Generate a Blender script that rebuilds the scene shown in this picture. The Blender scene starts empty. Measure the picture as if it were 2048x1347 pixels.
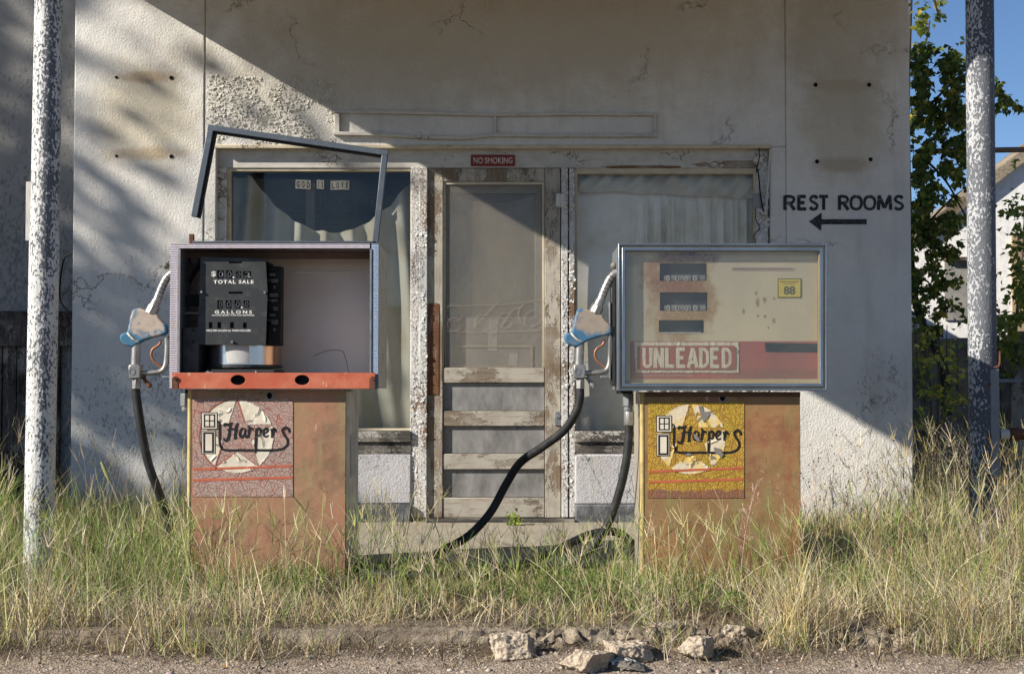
import bpy, bmesh, math, random
import numpy as np
from mathutils import Vector, noise
from mathutils.geometry import tessellate_polygon

random.seed(7)
rng = np.random.default_rng(7)
sc = bpy.context.scene
R = math.radians

# ------------------------------------------------------------------ camera
FPX, PITCH, CZ = 2844.0, R(1.9), 0.935
cam_d = bpy.data.cameras.new('camera')
cam_d.lens = 50.0; cam_d.sensor_width = 36.0
cam_d.clip_start = 0.05; cam_d.clip_end = 2000
cam = bpy.data.objects.new('camera', cam_d)
sc.collection.objects.link(cam)
cam.location = (0, 0, CZ)
cam.rotation_euler = (R(90) + PITCH, 0, 0)
sc.camera = cam

# ------------------------------------------------------------------ world and sun
SUN = Vector((-1.0, -0.50, 0.59)).normalized()          # towards the sun
world = bpy.data.worlds.new('World'); sc.world = world
world.use_nodes = True
wn = world.node_tree
sky = wn.nodes.new('ShaderNodeTexSky')
sky.sky_type = 'NISHITA'; sky.sun_disc = False
sky.sun_elevation = math.asin(SUN.z)
sky.sun_rotation = math.atan2(SUN.x, SUN.y) % (2 * math.pi)
sky.air_density = 1.0; sky.dust_density = 0.0; sky.ozone_density = 4.5; sky.altitude = 2500
bg = wn.nodes['Background']
wn.links.new(sky.outputs[0], bg.inputs[0])
bg.inputs[1].default_value = 0.07
sd = bpy.data.lights.new('sun', 'SUN')
sd.energy = 5.0; sd.angle = R(0.5); sd.color = (1.0, 0.93, 0.82)
sun = bpy.data.objects.new('sun', sd)
sc.collection.objects.link(sun)
sun.location = SUN * 30
sun.rotation_euler = SUN.to_track_quat('Z', 'Y').to_euler()
sc.view_settings.view_transform = 'Standard'
sc.view_settings.look = 'None'
sc.view_settings.gamma = 1
sc.view_settings.exposure = 0.73
sc.cycles.transparent_max_bounces = 16
sc.cycles.max_bounces = 8

# ------------------------------------------------------------------ measuring helpers
def W(px, py, Y):
    """point of the plane y=Y that was measured at photo pixel px,py"""
    u = (px - 1024) / FPX; v = (673.5 - py) / FPX
    t = Y / (math.cos(PITCH) - v * math.sin(PITCH))
    return (u * t, Y, CZ + (math.sin(PITCH) + v * math.cos(PITCH)) * t)
def X(px, Y, py=700): return W(px, py, Y)[0]
def Z(py, Y): return W(1024, py, Y)[2]
def XZ(px, py, Y):
    p = W(px, py, Y); return (p[0], p[2])
WY = 8.5                                                 # wall plane
def wx(px): return X(px, WY)
def wz(py): return Z(py, WY)

# ------------------------------------------------------------------ object helpers
def wt(o):
    v = Vector((0, 0, 0))
    while o is not None:
        v = v + o.location; o = o.parent
    return v
def link(o, parent=None):
    sc.collection.objects.link(o)
    if parent is not None:
        o.parent = parent; o.location = -wt(parent)
    return o
def tag(o, label=None, cat=None, group=None, kind=None):
    if label: o['label'] = label
    if cat: o['category'] = cat
    if group: o['group'] = group
    if kind: o['kind'] = kind
    return o
def thing(name, loc, label, cat, group=None):
    o = bpy.data.objects.new(name, None)
    o.location = loc; o.empty_display_size = .1
    sc.collection.objects.link(o)
    return tag(o, label, cat, group)

def cat(ctrl, n=8):
    """Catmull-Rom through control points (any dimension)"""
    P = [np.array(p, float) for p in ctrl]
    P = [2 * P[0] - P[1]] + P + [2 * P[-1] - P[-2]]
    out = []
    for i in range(1, len(P) - 2):
        a, b, c, d = P[i-1], P[i], P[i+1], P[i+2]
        for k in range(n):
            t = k / n
            out.append(.5 * ((2*b) + (-a + c)*t + (2*a - 5*b + 4*c - d)*t*t + (-a + 3*b - 3*c + d)*t**3))
    out.append(P[-2])
    return out

class MB:
    def __init__(s): s.v = []; s.f = []
    def add(s, vs, fs):
        k = len(s.v); s.v += [tuple(map(float, p)) for p in vs]; s.f += [tuple(i + k for i in f) for f in fs]; return s
    def box(s, x0, x1, y0, y1, z0, z1):
        x0, x1 = min(x0, x1), max(x0, x1); z0, z1 = min(z0, z1), max(z0, z1)
        return s.add([(x0,y0,z0),(x1,y0,z0),(x1,y1,z0),(x0,y1,z0),(x0,y0,z1),(x1,y0,z1),(x1,y1,z1),(x0,y1,z1)],
                     [(0,1,5,4),(1,2,6,5),(2,3,7,6),(3,0,4,7),(4,5,6,7),(3,2,1,0)])
    def pbox(s, px0, py0, px1, py1, Y, y0, y1):
        a = XZ(px0, py0, Y); b = XZ(px1, py1, Y)
        return s.box(a[0], b[0], y0, y1, a[1], b[1])
    def prism(s, poly, y0, y1):
        n = len(poly)
        return s.add([(x, y0, z) for x, z in poly] + [(x, y1, z) for x, z in poly],
                     [tuple(range(n)), tuple(range(2*n - 1, n - 1, -1))] + [(i, (i+1) % n, n + (i+1) % n, n + i) for i in range(n)])
    def plate(s, outer, holes, y0, y1):
        loops = [outer] + holes
        vecs = [[Vector((x, z, 0)) for x, z in l] for l in loops]
        tris = tessellate_polygon(vecs)
        flat = [p for l in loops for p in l]; n = len(flat)
        fs = [tuple(t) for t in tris] + [tuple(n + i for i in reversed(t)) for t in tris]
        k = 0
        for l in loops:
            m = len(l)
            fs += [(k + i, k + (i+1) % m, n + k + (i+1) % m, n + k + i) for i in range(m)]
            k += m
        return s.add([(x, y0, z) for x, z in flat] + [(x, y1, z) for x, z in flat], fs)
    def tube(s, pts, r, sides=12, caps=True):
        P = [Vector(p) for p in pts]; n = len(P)
        rr = r if hasattr(r, '__len__') else [r] * n
        up = None; vs = []
        for i in range(n):
            d = (P[min(i+1, n-1)] - P[max(i-1, 0)]).normalized()
            if up is None:
                up = Vector((0, 0, 1)) if abs(d.z) < .9 else Vector((0, 1, 0))
            a = (up - d * up.dot(d)).normalized(); up = a; b = d.cross(a)
            for k in range(sides):
                t = 2 * math.pi * k / sides
                vs.append(P[i] + (a * math.cos(t) + b * math.sin(t)) * rr[i])
        fs = [(i*sides + k, i*sides + (k+1) % sides, (i+1)*sides + (k+1) % sides, (i+1)*sides + k) for i in range(n-1) for k in range(sides)]
        if caps: fs += [tuple(range(sides-1, -1, -1)), tuple((n-1)*sides + k for k in range(sides))]
        return s.add(vs, fs)
    def ball(s, c, r, sides=14):
        c = Vector(c); pts = []; rs = []
        for i in range(sides + 1):
            t = math.pi * i / sides
            pts.append(c + Vector((0, 0, -math.cos(t) * r))); rs.append(max(1e-4, math.sin(t) * r))
        return s.tube(pts, rs, sides)
    def ribbon(s, pts, w, y):
        """flat painted stroke in the xz plane"""
        P = [np.array(p, float) for p in pts]; n = len(P)
        ww = w if hasattr(w, '__len__') else [w] * n
        vs = []
        for i in range(n):
            d = P[min(i+1, n-1)] - P[max(i-1, 0)]; d = d / (np.linalg.norm(d) + 1e-9)
            nn = np.array([-d[1], d[0]]) * ww[i] / 2
            a = P[i] + nn; b = P[i] - nn
            vs += [(a[0], y(*a) if callable(y) else y, a[1]), (b[0], y(*b) if callable(y) else y, b[1])]
        return s.add(vs, [(2*i, 2*i+2, 2*i+3, 2*i+1) for i in range(n-1)])
    def build(s, name, mat, parent=None, bevel=0, seg=2, smooth=False, fix=True, ang=30):
        me = bpy.data.meshes.new(name)
        me.from_pydata(s.v, [], s.f); me.update()
        if fix:
            bm = bmesh.new(); bm.from_mesh(me)
            bmesh.ops.recalc_face_normals(bm, faces=bm.faces)
            bm.to_mesh(me); bm.free()
        me.materials.append(mat)
        if smooth or bevel:
            me.polygons.foreach_set('use_smooth', [True] * len(me.polygons))
            me.set_sharp_from_angle(angle=R(40))
        o = bpy.data.objects.new(name, me); link(o, parent)
        if bevel:
            b = o.modifiers.new('bevel', 'BEVEL'); b.width = bevel; b.segments = seg; b.limit_method = 'ANGLE'; b.angle_limit = R(ang)
            b.harden_normals = False
        return o

def np_mesh(name, V, F, mat, parent=None, col=None, smooth=False):
    """V (N,3); F (M,4) quads; col (N,3) real colour variation of blades and leaves"""
    me = bpy.data.meshes.new(name)
    V = np.asarray(V, np.float32); F = np.asarray(F, np.int32)
    me.vertices.add(len(V)); me.vertices.foreach_set('co', V.ravel())
    me.loops.add(F.size); me.loops.foreach_set('vertex_index', F.ravel())
    me.polygons.add(len(F)); k = F.shape[1]
    me.polygons.foreach_set('loop_start', np.arange(0, F.size, k, dtype=np.int32))
    me.polygons.foreach_set('loop_total', np.full(len(F), k, np.int32))
    me.update(calc_edges=True); me.validate()
    if col is not None:
        a = me.color_attributes.new('Col', 'FLOAT_COLOR', 'POINT')
        c = np.ones((len(V), 4), np.float32); c[:, :3] = col
        a.data.foreach_set('color', c.ravel())
    if smooth: me.polygons.foreach_set('use_smooth', [True] * len(F))
    me.materials.append(mat)
    o = bpy.data.objects.new(name, me)
    return link(o, parent)

def text(s, px0, py0, px1, py1, Y, m, parent, name='lettering', off=0.0, space=1.0, th=.0006, ydep=None, rot=0):
    cu = bpy.data.curves.new('t', 'FONT'); cu.body = s; cu.offset = off; cu.space_character = space; cu.resolution_u = 4
    o = bpy.data.objects.new('t', cu); sc.collection.objects.link(o)
    me = bpy.data.meshes.new_from_object(o.evaluated_get(bpy.context.evaluated_depsgraph_get()))
    bpy.data.objects.remove(o)
    v = np.array([x.co[:] for x in me.vertices]); lo = v.min(0); hi = v.max(0)
    a = XZ(px0, py1, Y); b = XZ(px1, py0, Y)
    c, sn = math.cos(rot), math.sin(rot); cx, cz = (a[0]+b[0])/2, (a[1]+b[1])/2
    yy = Y if ydep is None else ydep
    for k, x in enumerate(me.vertices):
        xx = a[0] + (v[k,0]-lo[0])/(hi[0]-lo[0])*(b[0]-a[0]) - cx; zz = a[1] + (v[k,1]-lo[1])/(hi[1]-lo[1])*(b[1]-a[1]) - cz
        x.co = (cx + xx*c - zz*sn, yy, cz + xx*sn + zz*c)
    me.materials.clear(); me.materials.append(m); me.name = name
    o = bpy.data.objects.new(name, me)
    return link(o, parent)

# ------------------------------------------------------------------ material helpers
def lin(r, g=None, b=None):
    f = lambda c: ((c/255)/12.92 if c/255 <= .04045 else (((c/255)+.055)/1.055)**2.4)
    return (f(r), f(g), f(b), 1.0)
class MT:
    def __init__(s, name, rough=.8, metal=0.0, spec=.3):
        s.m = bpy.data.materials.new(name); s.m.use_nodes = True
        s.t = s.m.node_tree; s.b = s.t.nodes['Principled BSDF']; s.out = s.t.nodes['Material Output']
        s.b.inputs['Roughness'].default_value = rough; s.b.inputs['Metallic'].default_value = metal
        s.b.inputs['Specular IOR Level'].default_value = spec
        s._co = None
    def n(s, t, **k):
        x = s.t.nodes.new('ShaderNode' + t)
        for a, b in k.items(): setattr(x, a, b)
        return x
    def put(s, inp, v):
        if isinstance(v, bpy.types.NodeSocket): s.t.links.new(v, inp)
        elif isinstance(v, (int, float)) and inp.type in ('RGBA', 'VECTOR'):
            inp.default_value = [v, v, v, 1][:len(inp.default_value)]
        else:
            try: inp.default_value = v
            except Exception: inp.default_value = v[:3]
    def co(s):
        if s._co is None: s._co = s.n('TexCoord').outputs['Object']
        return s._co
    def mp(s, scale=(1,1,1), loc=(0,0,0), rot=(0,0,0)):
        x = s.n('Mapping'); s.put(x.inputs[0], s.co())
        x.inputs['Scale'].default_value = scale; x.inputs['Location'].default_value = loc; x.inputs['Rotation'].default_value = rot
        return x.outputs[0]
    def noi(s, scale, detail=4, rough=.6, vec=None, dist=0.0, out=0):
        x = s.n('TexNoise'); s.put(x.inputs['Vector'], vec or s.co())
        x.inputs['Scale'].default_value = scale; x.inputs['Detail'].default_value = detail
        x.inputs['Roughness'].default_value = rough; x.inputs['Distortion'].default_value = dist
        return x.outputs[out]
    def vor(s, scale, feature='F1', vec=None, out='Distance', rand=1.0):
        x = s.n('TexVoronoi', feature=feature); s.put(x.inputs['Vector'], vec or s.co())
        x.inputs['Scale'].default_value = scale; x.inputs['Randomness'].default_value = rand
        return x.outputs[out]
    def ramp(s, f, stops, interp='LINEAR'):
        x = s.n('ValToRGB'); s.put(x.inputs[0], f); r = x.color_ramp; r.interpolation = interp
        while len(r.elements) < len(stops): r.elements.new(.5)
        for e, (p, c) in zip(r.elements, stops):
            e.position = p; e.color = (c, c, c, 1) if isinstance(c, (int, float)) else c
        return x.outputs[0]
    def mr(s, f, a, b, c=0.0, d=1.0):
        x = s.n('MapRange'); x.interpolation_type = 'SMOOTHSTEP'; s.put(x.inputs[0], f)
        for i, v in enumerate((a, b, c, d)): x.inputs[i+1].default_value = v
        return x.outputs[0]
    def mix(s, f, a, b, blend='MIX'):
        x = s.n('MixRGB', blend_type=blend); s.put(x.inputs[0], f); s.put(x.inputs[1], a); s.put(x.inputs[2], b)
        return x.outputs[0]
    def ma(s, op, a, b=0.0):
        x = s.n('Math', operation=op); s.put(x.inputs[0], a); s.put(x.inputs[1], b); return x.outputs[0]
    def sep(s, v=None):
        x = s.n('SeparateXYZ'); s.put(x.inputs[0], v or s.co()); return x.outputs
    def blob(s, cx, cz, rx, rz, soft=.5, wob=.35, nscale=6):
        """stain and shade mask: 1 inside an uneven ellipse of the wall"""
        o = s.sep()
        a = s.ma('DIVIDE', s.ma('SUBTRACT', o[0], cx), rx); b = s.ma('DIVIDE', s.ma('SUBTRACT', o[2], cz), rz)
        d = s.ma('SQRT', s.ma('ADD', s.ma('MULTIPLY', a, a), s.ma('MULTIPLY', b, b)))
        d = s.ma('ADD', d, s.ma('MULTIPLY', s.ma('SUBTRACT', s.noi(nscale, 5, .65), .5), wob * 4))
        return s.mr(d, 1 - soft, 1 + soft, 1.0, 0.0)
    def bump(s, h, dist=.003, strength=1.0, normal=None):
        x = s.n('Bump'); s.put(x.inputs['Height'], h); x.inputs['Distance'].default_value = dist; x.inputs['Strength'].default_value = strength
        if normal is not None: s.put(x.inputs['Normal'], normal)
        return x.outputs[0]
    def fin(s, color=None, rough=None, metal=None, normal=None, alpha=None):
        if color is not None: s.put(s.b.inputs['Base Color'], color)
        if rough is not None: s.put(s.b.inputs['Roughness'], rough)
        if metal is not None: s.put(s.b.inputs['Metallic'], metal)
        if normal is not None: s.put(s.b.inputs['Normal'], normal)
        if alpha is not None: s.put(s.b.inputs['Alpha'], alpha)
        return s.m

# ---- stucco
def stucco(name, base=(.71,.69,.645), grime=None, stains_and_shade=(), rough_zone=None, spots=(), clean=1.0):
    m = MT(name, .92, spec=.15)
    big = m.noi(1.3, 5, .6); mid = m.noi(7, 6, .65)
    c = m.mix(m.mr(big, .35, .7), (*base, 1), tuple(v * k for v, k in zip(base, (.84, .85, .88))) + (1,))
    c = m.mix(m.ma('MULTIPLY', m.mr(mid, .5, .78), .22), c, (.40, .37, .32, 1))
    # fine dirt caught in the texture
    fine = m.noi(70, 4, .7)
    c = m.mix(m.ma('MULTIPLY', m.mr(fine, .52, .72), .20), c, (.27, .24, .2, 1))
    # drips
    dr = m.noi(9, 4, .6, vec=m.mp((1, 1, .12)))
    c = m.mix(m.ma('MULTIPLY', m.mr(dr, .52, .75), .25), c, (.33, .29, .22, 1))
    for (cx, cz, rx, rz, col, amt) in stains_and_shade:
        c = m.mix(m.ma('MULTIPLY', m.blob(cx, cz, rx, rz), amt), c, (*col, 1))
    # places where paint has flaked in many small spots
    for (cx, cz, rx, rz, col, lo) in spots:
        mask = m.blob(cx, cz, rx, rz, .6)
        sp = m.noi(55, 5, .75, vec=m.mp((1, 1, .6)))
        f = m.mr(m.ma('ADD', sp, m.ma('MULTIPLY', m.ma('SUBTRACT', mask, 1), .35)), lo, lo + .05)
        c = m.mix(m.ma('MULTIPLY', f, .6), c, (*col, 1))
    # hairline cracks
    cw = m.n('VectorMath', operation='ADD'); m.put(cw.inputs[0], m.co()); wob = m.n('VectorMath', operation='SCALE')
    m.put(wob.inputs[0], m.noi(5, 6, .7, out=1)); wob.inputs['Scale'].default_value = .55; m.put(cw.inputs[1], wob.outputs[0])
    ck = m.vor(1.05, 'DISTANCE_TO_EDGE', vec=cw.outputs[0])
    ckm = m.ma('MULTIPLY', m.mr(ck, .0, .008, 1, 0), m.mr(m.noi(1.4, 2), .48, .58))
    c = m.mix(m.ma('MULTIPLY', ckm, .75), c, (.18, .14, .1, 1))
    h = m.ma('ADD', m.ma('MULTIPLY', m.noi(80, 5, .7), 1.2), m.ma('MULTIPLY', m.noi(14, 3, .6), .5))
    h = m.ma('ADD', h, m.ma('MULTIPLY', m.noi(3.2, 3, .5), 1.8))
    h = m.ma('SUBTRACT', h, m.ma('MULTIPLY', ckm, .6))
    nrm = m.bump(h, .007, 1.0)
    if rough_zone:
        z = rough_zone
        mask = m.blob(*z, .35, .3)
        v = m.vor(60, 'DISTANCE_TO_EDGE')
        nrm = m.bump(m.ma('MULTIPLY', mask, m.ma('ADD', m.ma('MULTIPLY', m.mr(v, 0, .3), .4), m.noi(75, 5, .7))), .0032, 1.0, nrm)
    return m.fin(c, normal=nrm)

_l1 = XZ(290, 235, WY); _r1 = XZ(1688, 245, WY)
_fl = XZ(560, 215, WY); _ll = XZ(330, 760, WY); _lr = XZ(1765, 770, WY); _lc = XZ(320, 560, WY)
M_STUCCO = stucco('white stucco', stains_and_shade=[
    (_l1[0], _l1[1] + .03, .30, .32, (.58, .51, .37), .7), (_l1[0] + .02, wz(155), .17, .035, (.36, .24, .13), .6), (_l1[0] + .02, wz(308), .2, .04, (.38, .27, .15), .6),
    (_r1[0], wz(172), .22, .035, (.36, .26, .16), .7), (_r1[0], _r1[1], .26, .34, (.48, .43, .33), .7), (_r1[0], wz(330), .18, .04, (.33, .25, .16), .5),
    (wx(1050), wz(60), 1.7, .42, (.48, .43, .35), .8), (wx(1690), wz(60), .3, .5, (.42, .38, .30), .6), (wx(700), wz(140), .8, .3, (.46, .42, .34), .5)],  # broad first patch paints the warm brown of the wall top's shade
    spots=[(_ll[0], _ll[1] - .15, .95, .45, (.15, .16, .18), .54), (_lr[0], _lr[1], .2, .3, (.24, .21, .18), .53), (_lc[0], _lc[1], .4, .3, (.22, .22, .22), .56)],
    rough_zone=(_fl[0], _fl[1] - .03, .50, .27))
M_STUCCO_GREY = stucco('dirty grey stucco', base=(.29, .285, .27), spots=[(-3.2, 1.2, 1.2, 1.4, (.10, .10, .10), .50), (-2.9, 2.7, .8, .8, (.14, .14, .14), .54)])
M_STUCCO_BASE = stucco('cracked painted stucco', base=(.50, .49, .50), spots=[(-.75, .62, .6, .4, (.16, .15, .14), .56), (.6, .62, .6, .4, (.2, .18, .15), .57)])

# ---- paint flaking off wood
def peel_wood(name, paint=(.60, .59, .57), wood=(.26, .15, .08), wood2=(.12, .08, .05), amount=.5, crackle=28, vertical=True, grain=.5, wear_scale=5, extra=None, cr=.09):
    m = MT(name, .8, spec=.25)
    st = (1, 1, .09) if vertical else (.09, 1, 1)
    gr = m.noi(60, 5, .7, vec=m.mp(st))
    wc = m.mix(m.mr(gr, .3, .75), (*wood2, 1), (*wood, 1))
    wc = m.mix(m.mr(m.noi(4, 4, .6), .45, .7), wc, (.30, .27, .23, 1))
    wear = m.noi(wear_scale, 7, .72, vec=m.mp((1, 1, .45) if vertical else (.45, 1, 1)))
    v = m.vor(crackle, 'DISTANCE_TO_EDGE', vec=m.mp((1.3, 1.3, .9) if vertical else (.9, 1.3, 1.3)))
    edge = m.mr(v, 0, .09, 1, 0)
    w = m.ma('ADD', wear, m.ma('MULTIPLY', edge, cr))
    if extra:
        for (cx, cz, rx, rz, amt) in extra: w = m.ma('ADD', w, m.ma('MULTIPLY', m.blob(cx, cz, rx, rz, .2, .12, 14), amt))
    msk = m.mr(w, amount, amount + .035)
    pc = m.mix(m.mr(m.noi(14, 5), .4, .75), (*paint, 1), tuple(x * .78 for x in paint) + (1,))
    pc = m.mix(m.ma('MULTIPLY', m.mr(gr, .50, .66), grain), pc, (.27, .22, .17, 1))
    c = m.mix(msk, pc, wc)
    h = m.ma('SUBTRACT', m.ma('MULTIPLY', gr, .35), msk)
    return m.fin(c, normal=m.bump(h, .004))
M_PEEL = peel_wood('flaking white paint', (.60, .59, .57), amount=.55, crackle=46, cr=.13)
M_PEEL_TRIM = peel_wood('flaking white trim', (.55, .53, .48), amount=.60, crackle=22, vertical=False)
M_CREAM = peel_wood('cream painted trim', (.52, .46, .34), (.3, .17, .08), amount=.66, vertical=False, grain=.3)
M_HEAD = peel_wood('painted header board', (.50, .48, .44), amount=.66, vertical=False, grain=.25, extra=[(wx(1480), wz(326), .28, .025, .25), (wx(1290), wz(331), .25, .01, .2)])
M_JAMB = peel_wood('weathered door wood', (.40, .37, .31), (.27, .20, .14), (.13, .095, .065), amount=.50, crackle=60, cr=.05, grain=.95,
                   extra=[(wx(868), wz(690), .05, .24, .5), (wx(1104), wz(668), .045, .035, .5)])
M_RAIL = peel_wood('weathered pale slat', (.37, .34, .29), (.24, .19, .14), (.13, .1, .08), amount=.56, vertical=False, crackle=60, cr=.04, grain=.95)
M_BARE = peel_wood('bare brown wood', (.135, .062, .03), (.09, .042, .02), (.04, .025, .02), amount=.6, grain=.9, cr=0)
M_SILL = peel_wood('dark stained sill', (.40, .38, .35), (.08, .07, .06), (.03, .03, .03), amount=.42, vertical=False)
M_SILLDARK = peel_wood('blackened board', (.12, .115, .11), (.05, .045, .04), (.02, .02, .02), amount=.5, vertical=False)
M_OLDWOOD = peel_wood('old grey planks', (.30, .25, .20), (.20, .155, .11), (.09, .07, .055), amount=.5, grain=.9)
M_DARKWOOD = peel_wood('dark timber', (.075, .06, .05), (.05, .035, .025), (.02, .015, .012), amount=.5, grain=.9)

def plain(name, col, rough=.7, metal=0, spec=.3, var=.25, ns=8, bumpd=0, bs=60):
    m = MT(name, rough, metal, spec)
    c = m.mix(m.mr(m.noi(ns, 6, .65), .3, .75), (*col, 1), tuple(v * (1 - var) for v in col) + (1,))
    nr = m.bump(m.noi(bs, 4, .6), bumpd) if bumpd else None
    return m.fin(c, rough=m.mr(m.noi(ns * 2, 4), .3, .7, max(.05, rough - .12), min(1, rough + .1)), normal=nr)
M_BLACKPAINT = MT('worn black sign paint', .7)
_f = M_BLACKPAINT.mr(M_BLACKPAINT.noi(45, 5, .75), .54, .66)
M_BLACKPAINT = M_BLACKPAINT.fin(M_BLACKPAINT.mix(M_BLACKPAINT.ma('MULTIPLY', _f, .6), (.022, .024, .028, 1), (.28, .27, .26, 1)))
M_BLACK = plain('matt black', (.012, .012, .013), .75)
M_DARKMETAL = plain('dark grey metal', (.045, .047, .05), .55, .3, ns=12)
M_GREYMETAL = plain('grey painted metal', (.20, .21, .22), .5, .3, ns=12)
M_RUBBER = MT('dusty black rubber', .62, spec=.35)
_g = M_RUBBER.noi(20, 5, .7)
M_RUBBER = M_RUBBER.fin(M_RUBBER.mix(M_RUBBER.mr(_g, .45, .75), (.012, .013, .014, 1), (.045, .044, .043, 1)), normal=M_RUBBER.bump(M_RUBBER.noi(150, 3), .0006))
M_ALU = plain('weathered aluminium', (.40, .39, .37), .42, .75, .5, var=.45, ns=25, bumpd=.0005, bs=120)
M_RUST = plain('brown rust', (.15, .068, .042), .9, var=.6, ns=40, bumpd=.0015, bs=120)
M_COPPER = plain('bare copper brown lever', (.30, .14, .085), .5, .4, ns=30)
M_WHITE = plain('chalky white', (.62, .61, .57), .8, var=.2, ns=30)
M_FACE_INK = MT('worn white print', .7)
_f = M_FACE_INK.noi(160, 3, .7)
M_FACE_INK.t.links.new(M_FACE_INK.mr(_f, .58, .60, 1, 0), M_FACE_INK.b.inputs['Alpha'])
M_FACE_INK = M_FACE_INK.fin((.72, .72, .70, 1))
M_HOLE = plain('dark hole', (.006, .005, .005), .95)

def glass(name, dust=.15, dustcol=(.35, .34, .3), streak=True, refl=.09, ns=3.0, rough=.03):
    m = MT(name); t = m.t; t.nodes.remove(m.b)
    tr = m.n('BsdfTransparent'); gl = m.n('BsdfGlossy'); gl.inputs['Roughness'].default_value = rough
    df = m.n('BsdfDiffuse'); df.inputs[0].default_value = (*dustcol, 1)
    fr = m.n('LayerWeight'); fr.inputs[0].default_value = .35
    a = m.n('MixShader'); m.put(a.inputs[0], m.ma('ADD', m.ma('MULTIPLY', fr.outputs['Fresnel'], .55), refl * .3)); m.put(a.inputs[1], tr.outputs[0]); m.put(a.inputs[2], gl.outputs[0])
    d = m.ma('MULTIPLY', m.mr(m.noi(ns, 6, .7, vec=m.mp((1, 1, .5))), .2, .8, .4, 1.6), dust)
    b = m.n('MixShader'); m.put(b.inputs[0], d); m.put(b.inputs[1], a.outputs[0]); m.put(b.inputs[2], df.outputs[0])
    t.links.new(b.outputs[0], m.out.inputs[0])
    return m.m
M_GLASS = glass('dusty window glass', .02, (.30, .32, .32), refl=.0)
M_GLASS_DIRTY = glass('very dirty door glass', .30, (.30, .27, .22), ns=5)
M_GLASS_LOW = glass('grey dusty lower panes', .75, (.26, .255, .25), ns=7)
M_GLASS_PUMP = glass('yellowed dusty pump glass', .03, (.55, .50, .38), refl=.05, ns=6)

def cloth(name, col, tl=.35):
    m = MT(name); t = m.t
    c = m.mix(m.mr(m.noi(4, 5, .6), .4, .75), (*col, 1), (col[0]*.8, col[1]*.74, col[2]*.6, 1))
    m.fin(c); m.b.inputs['Roughness'].default_value = .95
    x = m.n('BsdfTranslucent'); m.put(x.inputs[0], c)
    k = m.n('MixShader'); k.inputs[0].default_value = tl
    m.put(k.inputs[1], m.b.outputs[0]); m.put(k.inputs[2], x.outputs[0]); t.links.new(k.outputs[0], m.out.inputs[0])
    return m.m
M_CURTAIN = cloth('off white curtain cloth', (.50, .50, .43), .12)
M_CURTAIN2 = cloth('pale curtain cloth', (.93, .90, .80), .06)
M_FILM = cloth('brown sun faded film', (.66, .56, .42), .1)

# pump paints
def pump_paint(name, a, b, stain, ys=(.30, .27, .10)):
    m = MT(name, .55, 0, .35)
    big = m.noi(2.6, 6, .65, dist=.4)
    c = m.mix(m.mr(big, .38, .62), (*a, 1), (*b, 1))
    c = m.mix(m.ma('MULTIPLY', m.mr(m.noi(4.5, 5, .7, vec=m.mp((1, 1, 1), (3, 1, 7))), .46, .62), .8), c, (*stain, 1))
    c = m.mix(m.ma('MULTIPLY', m.mr(m.noi(8, 5, .7, vec=m.mp((1.4, 1, .3), (9, 2, 1))), .48, .66), .75), c, (*ys, 1))
    sp = m.noi(50, 6, .8)
    c = m.mix(m.ma('MULTIPLY', m.mr(sp, .60, .66), .6), c, (.46, .37, .24, 1))
    c = m.mix(m.ma('MULTIPLY', m.mr(m.noi(110, 4, .8), .56, .66), .35), c, (.17, .09, .05, 1))
    sc1 = m.noi(26, 3, .6, vec=m.mp((1, 1, .25), (1, 5, 2), (0, .5, 0)))
    c = m.mix(m.ma('MULTIPLY', m.mr(sc1, .68, .71), .6), c, (.48, .38, .26, 1))
    rs = m.noi(18, 6, .75)
    c = m.mix(m.ma('MULTIPLY', m.mr(rs, .56, .68), .7), c, (.17, .075, .04, 1))
    return m.fin(c, rough=m.mr(big, .3, .7, .45, .7), normal=m.bump(m.noi(60, 4, .7), .0006, 1, m.bump(m.noi(4.5, 3, .5), .012)))
M_CAB1 = pump_paint('faded salmon pump paint', (.34, .165, .10), (.29, .17, .095), (.19, .12, .07), (.27, .21, .10))
M_CAB2 = pump_paint('rusty ochre pump paint', (.29, .15, .068), (.24, .15, .065), (.20, .075, .04), (.22, .195, .08))
M_CABSIDE = plain('grey brown stainless side', (.42, .37, .28), .4, .1, .5, var=.4, ns=5)
M_YEL = plain('yellowed edge paint', (.52, .40, .16), .6, var=.5, ns=14)
M_RED = MT('faded red oxide paint', .5, 0, .35)
_c = M_RED.mix(M_RED.mr(M_RED.noi(6, 6, .7), .4, .7), (.42, .09, .045, 1), (.50, .17, .10, 1))
_c = M_RED.mix(M_RED.ma('MULTIPLY', M_RED.mr(M_RED.noi(30, 3, .6, vec=M_RED.mp((1, 1, .3), (0, 0, 0), (0, 1.0, 0))), .66, .69), .5), _c, (.6, .4, .26, 1))
M_RED = M_RED.fin(_c)

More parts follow.
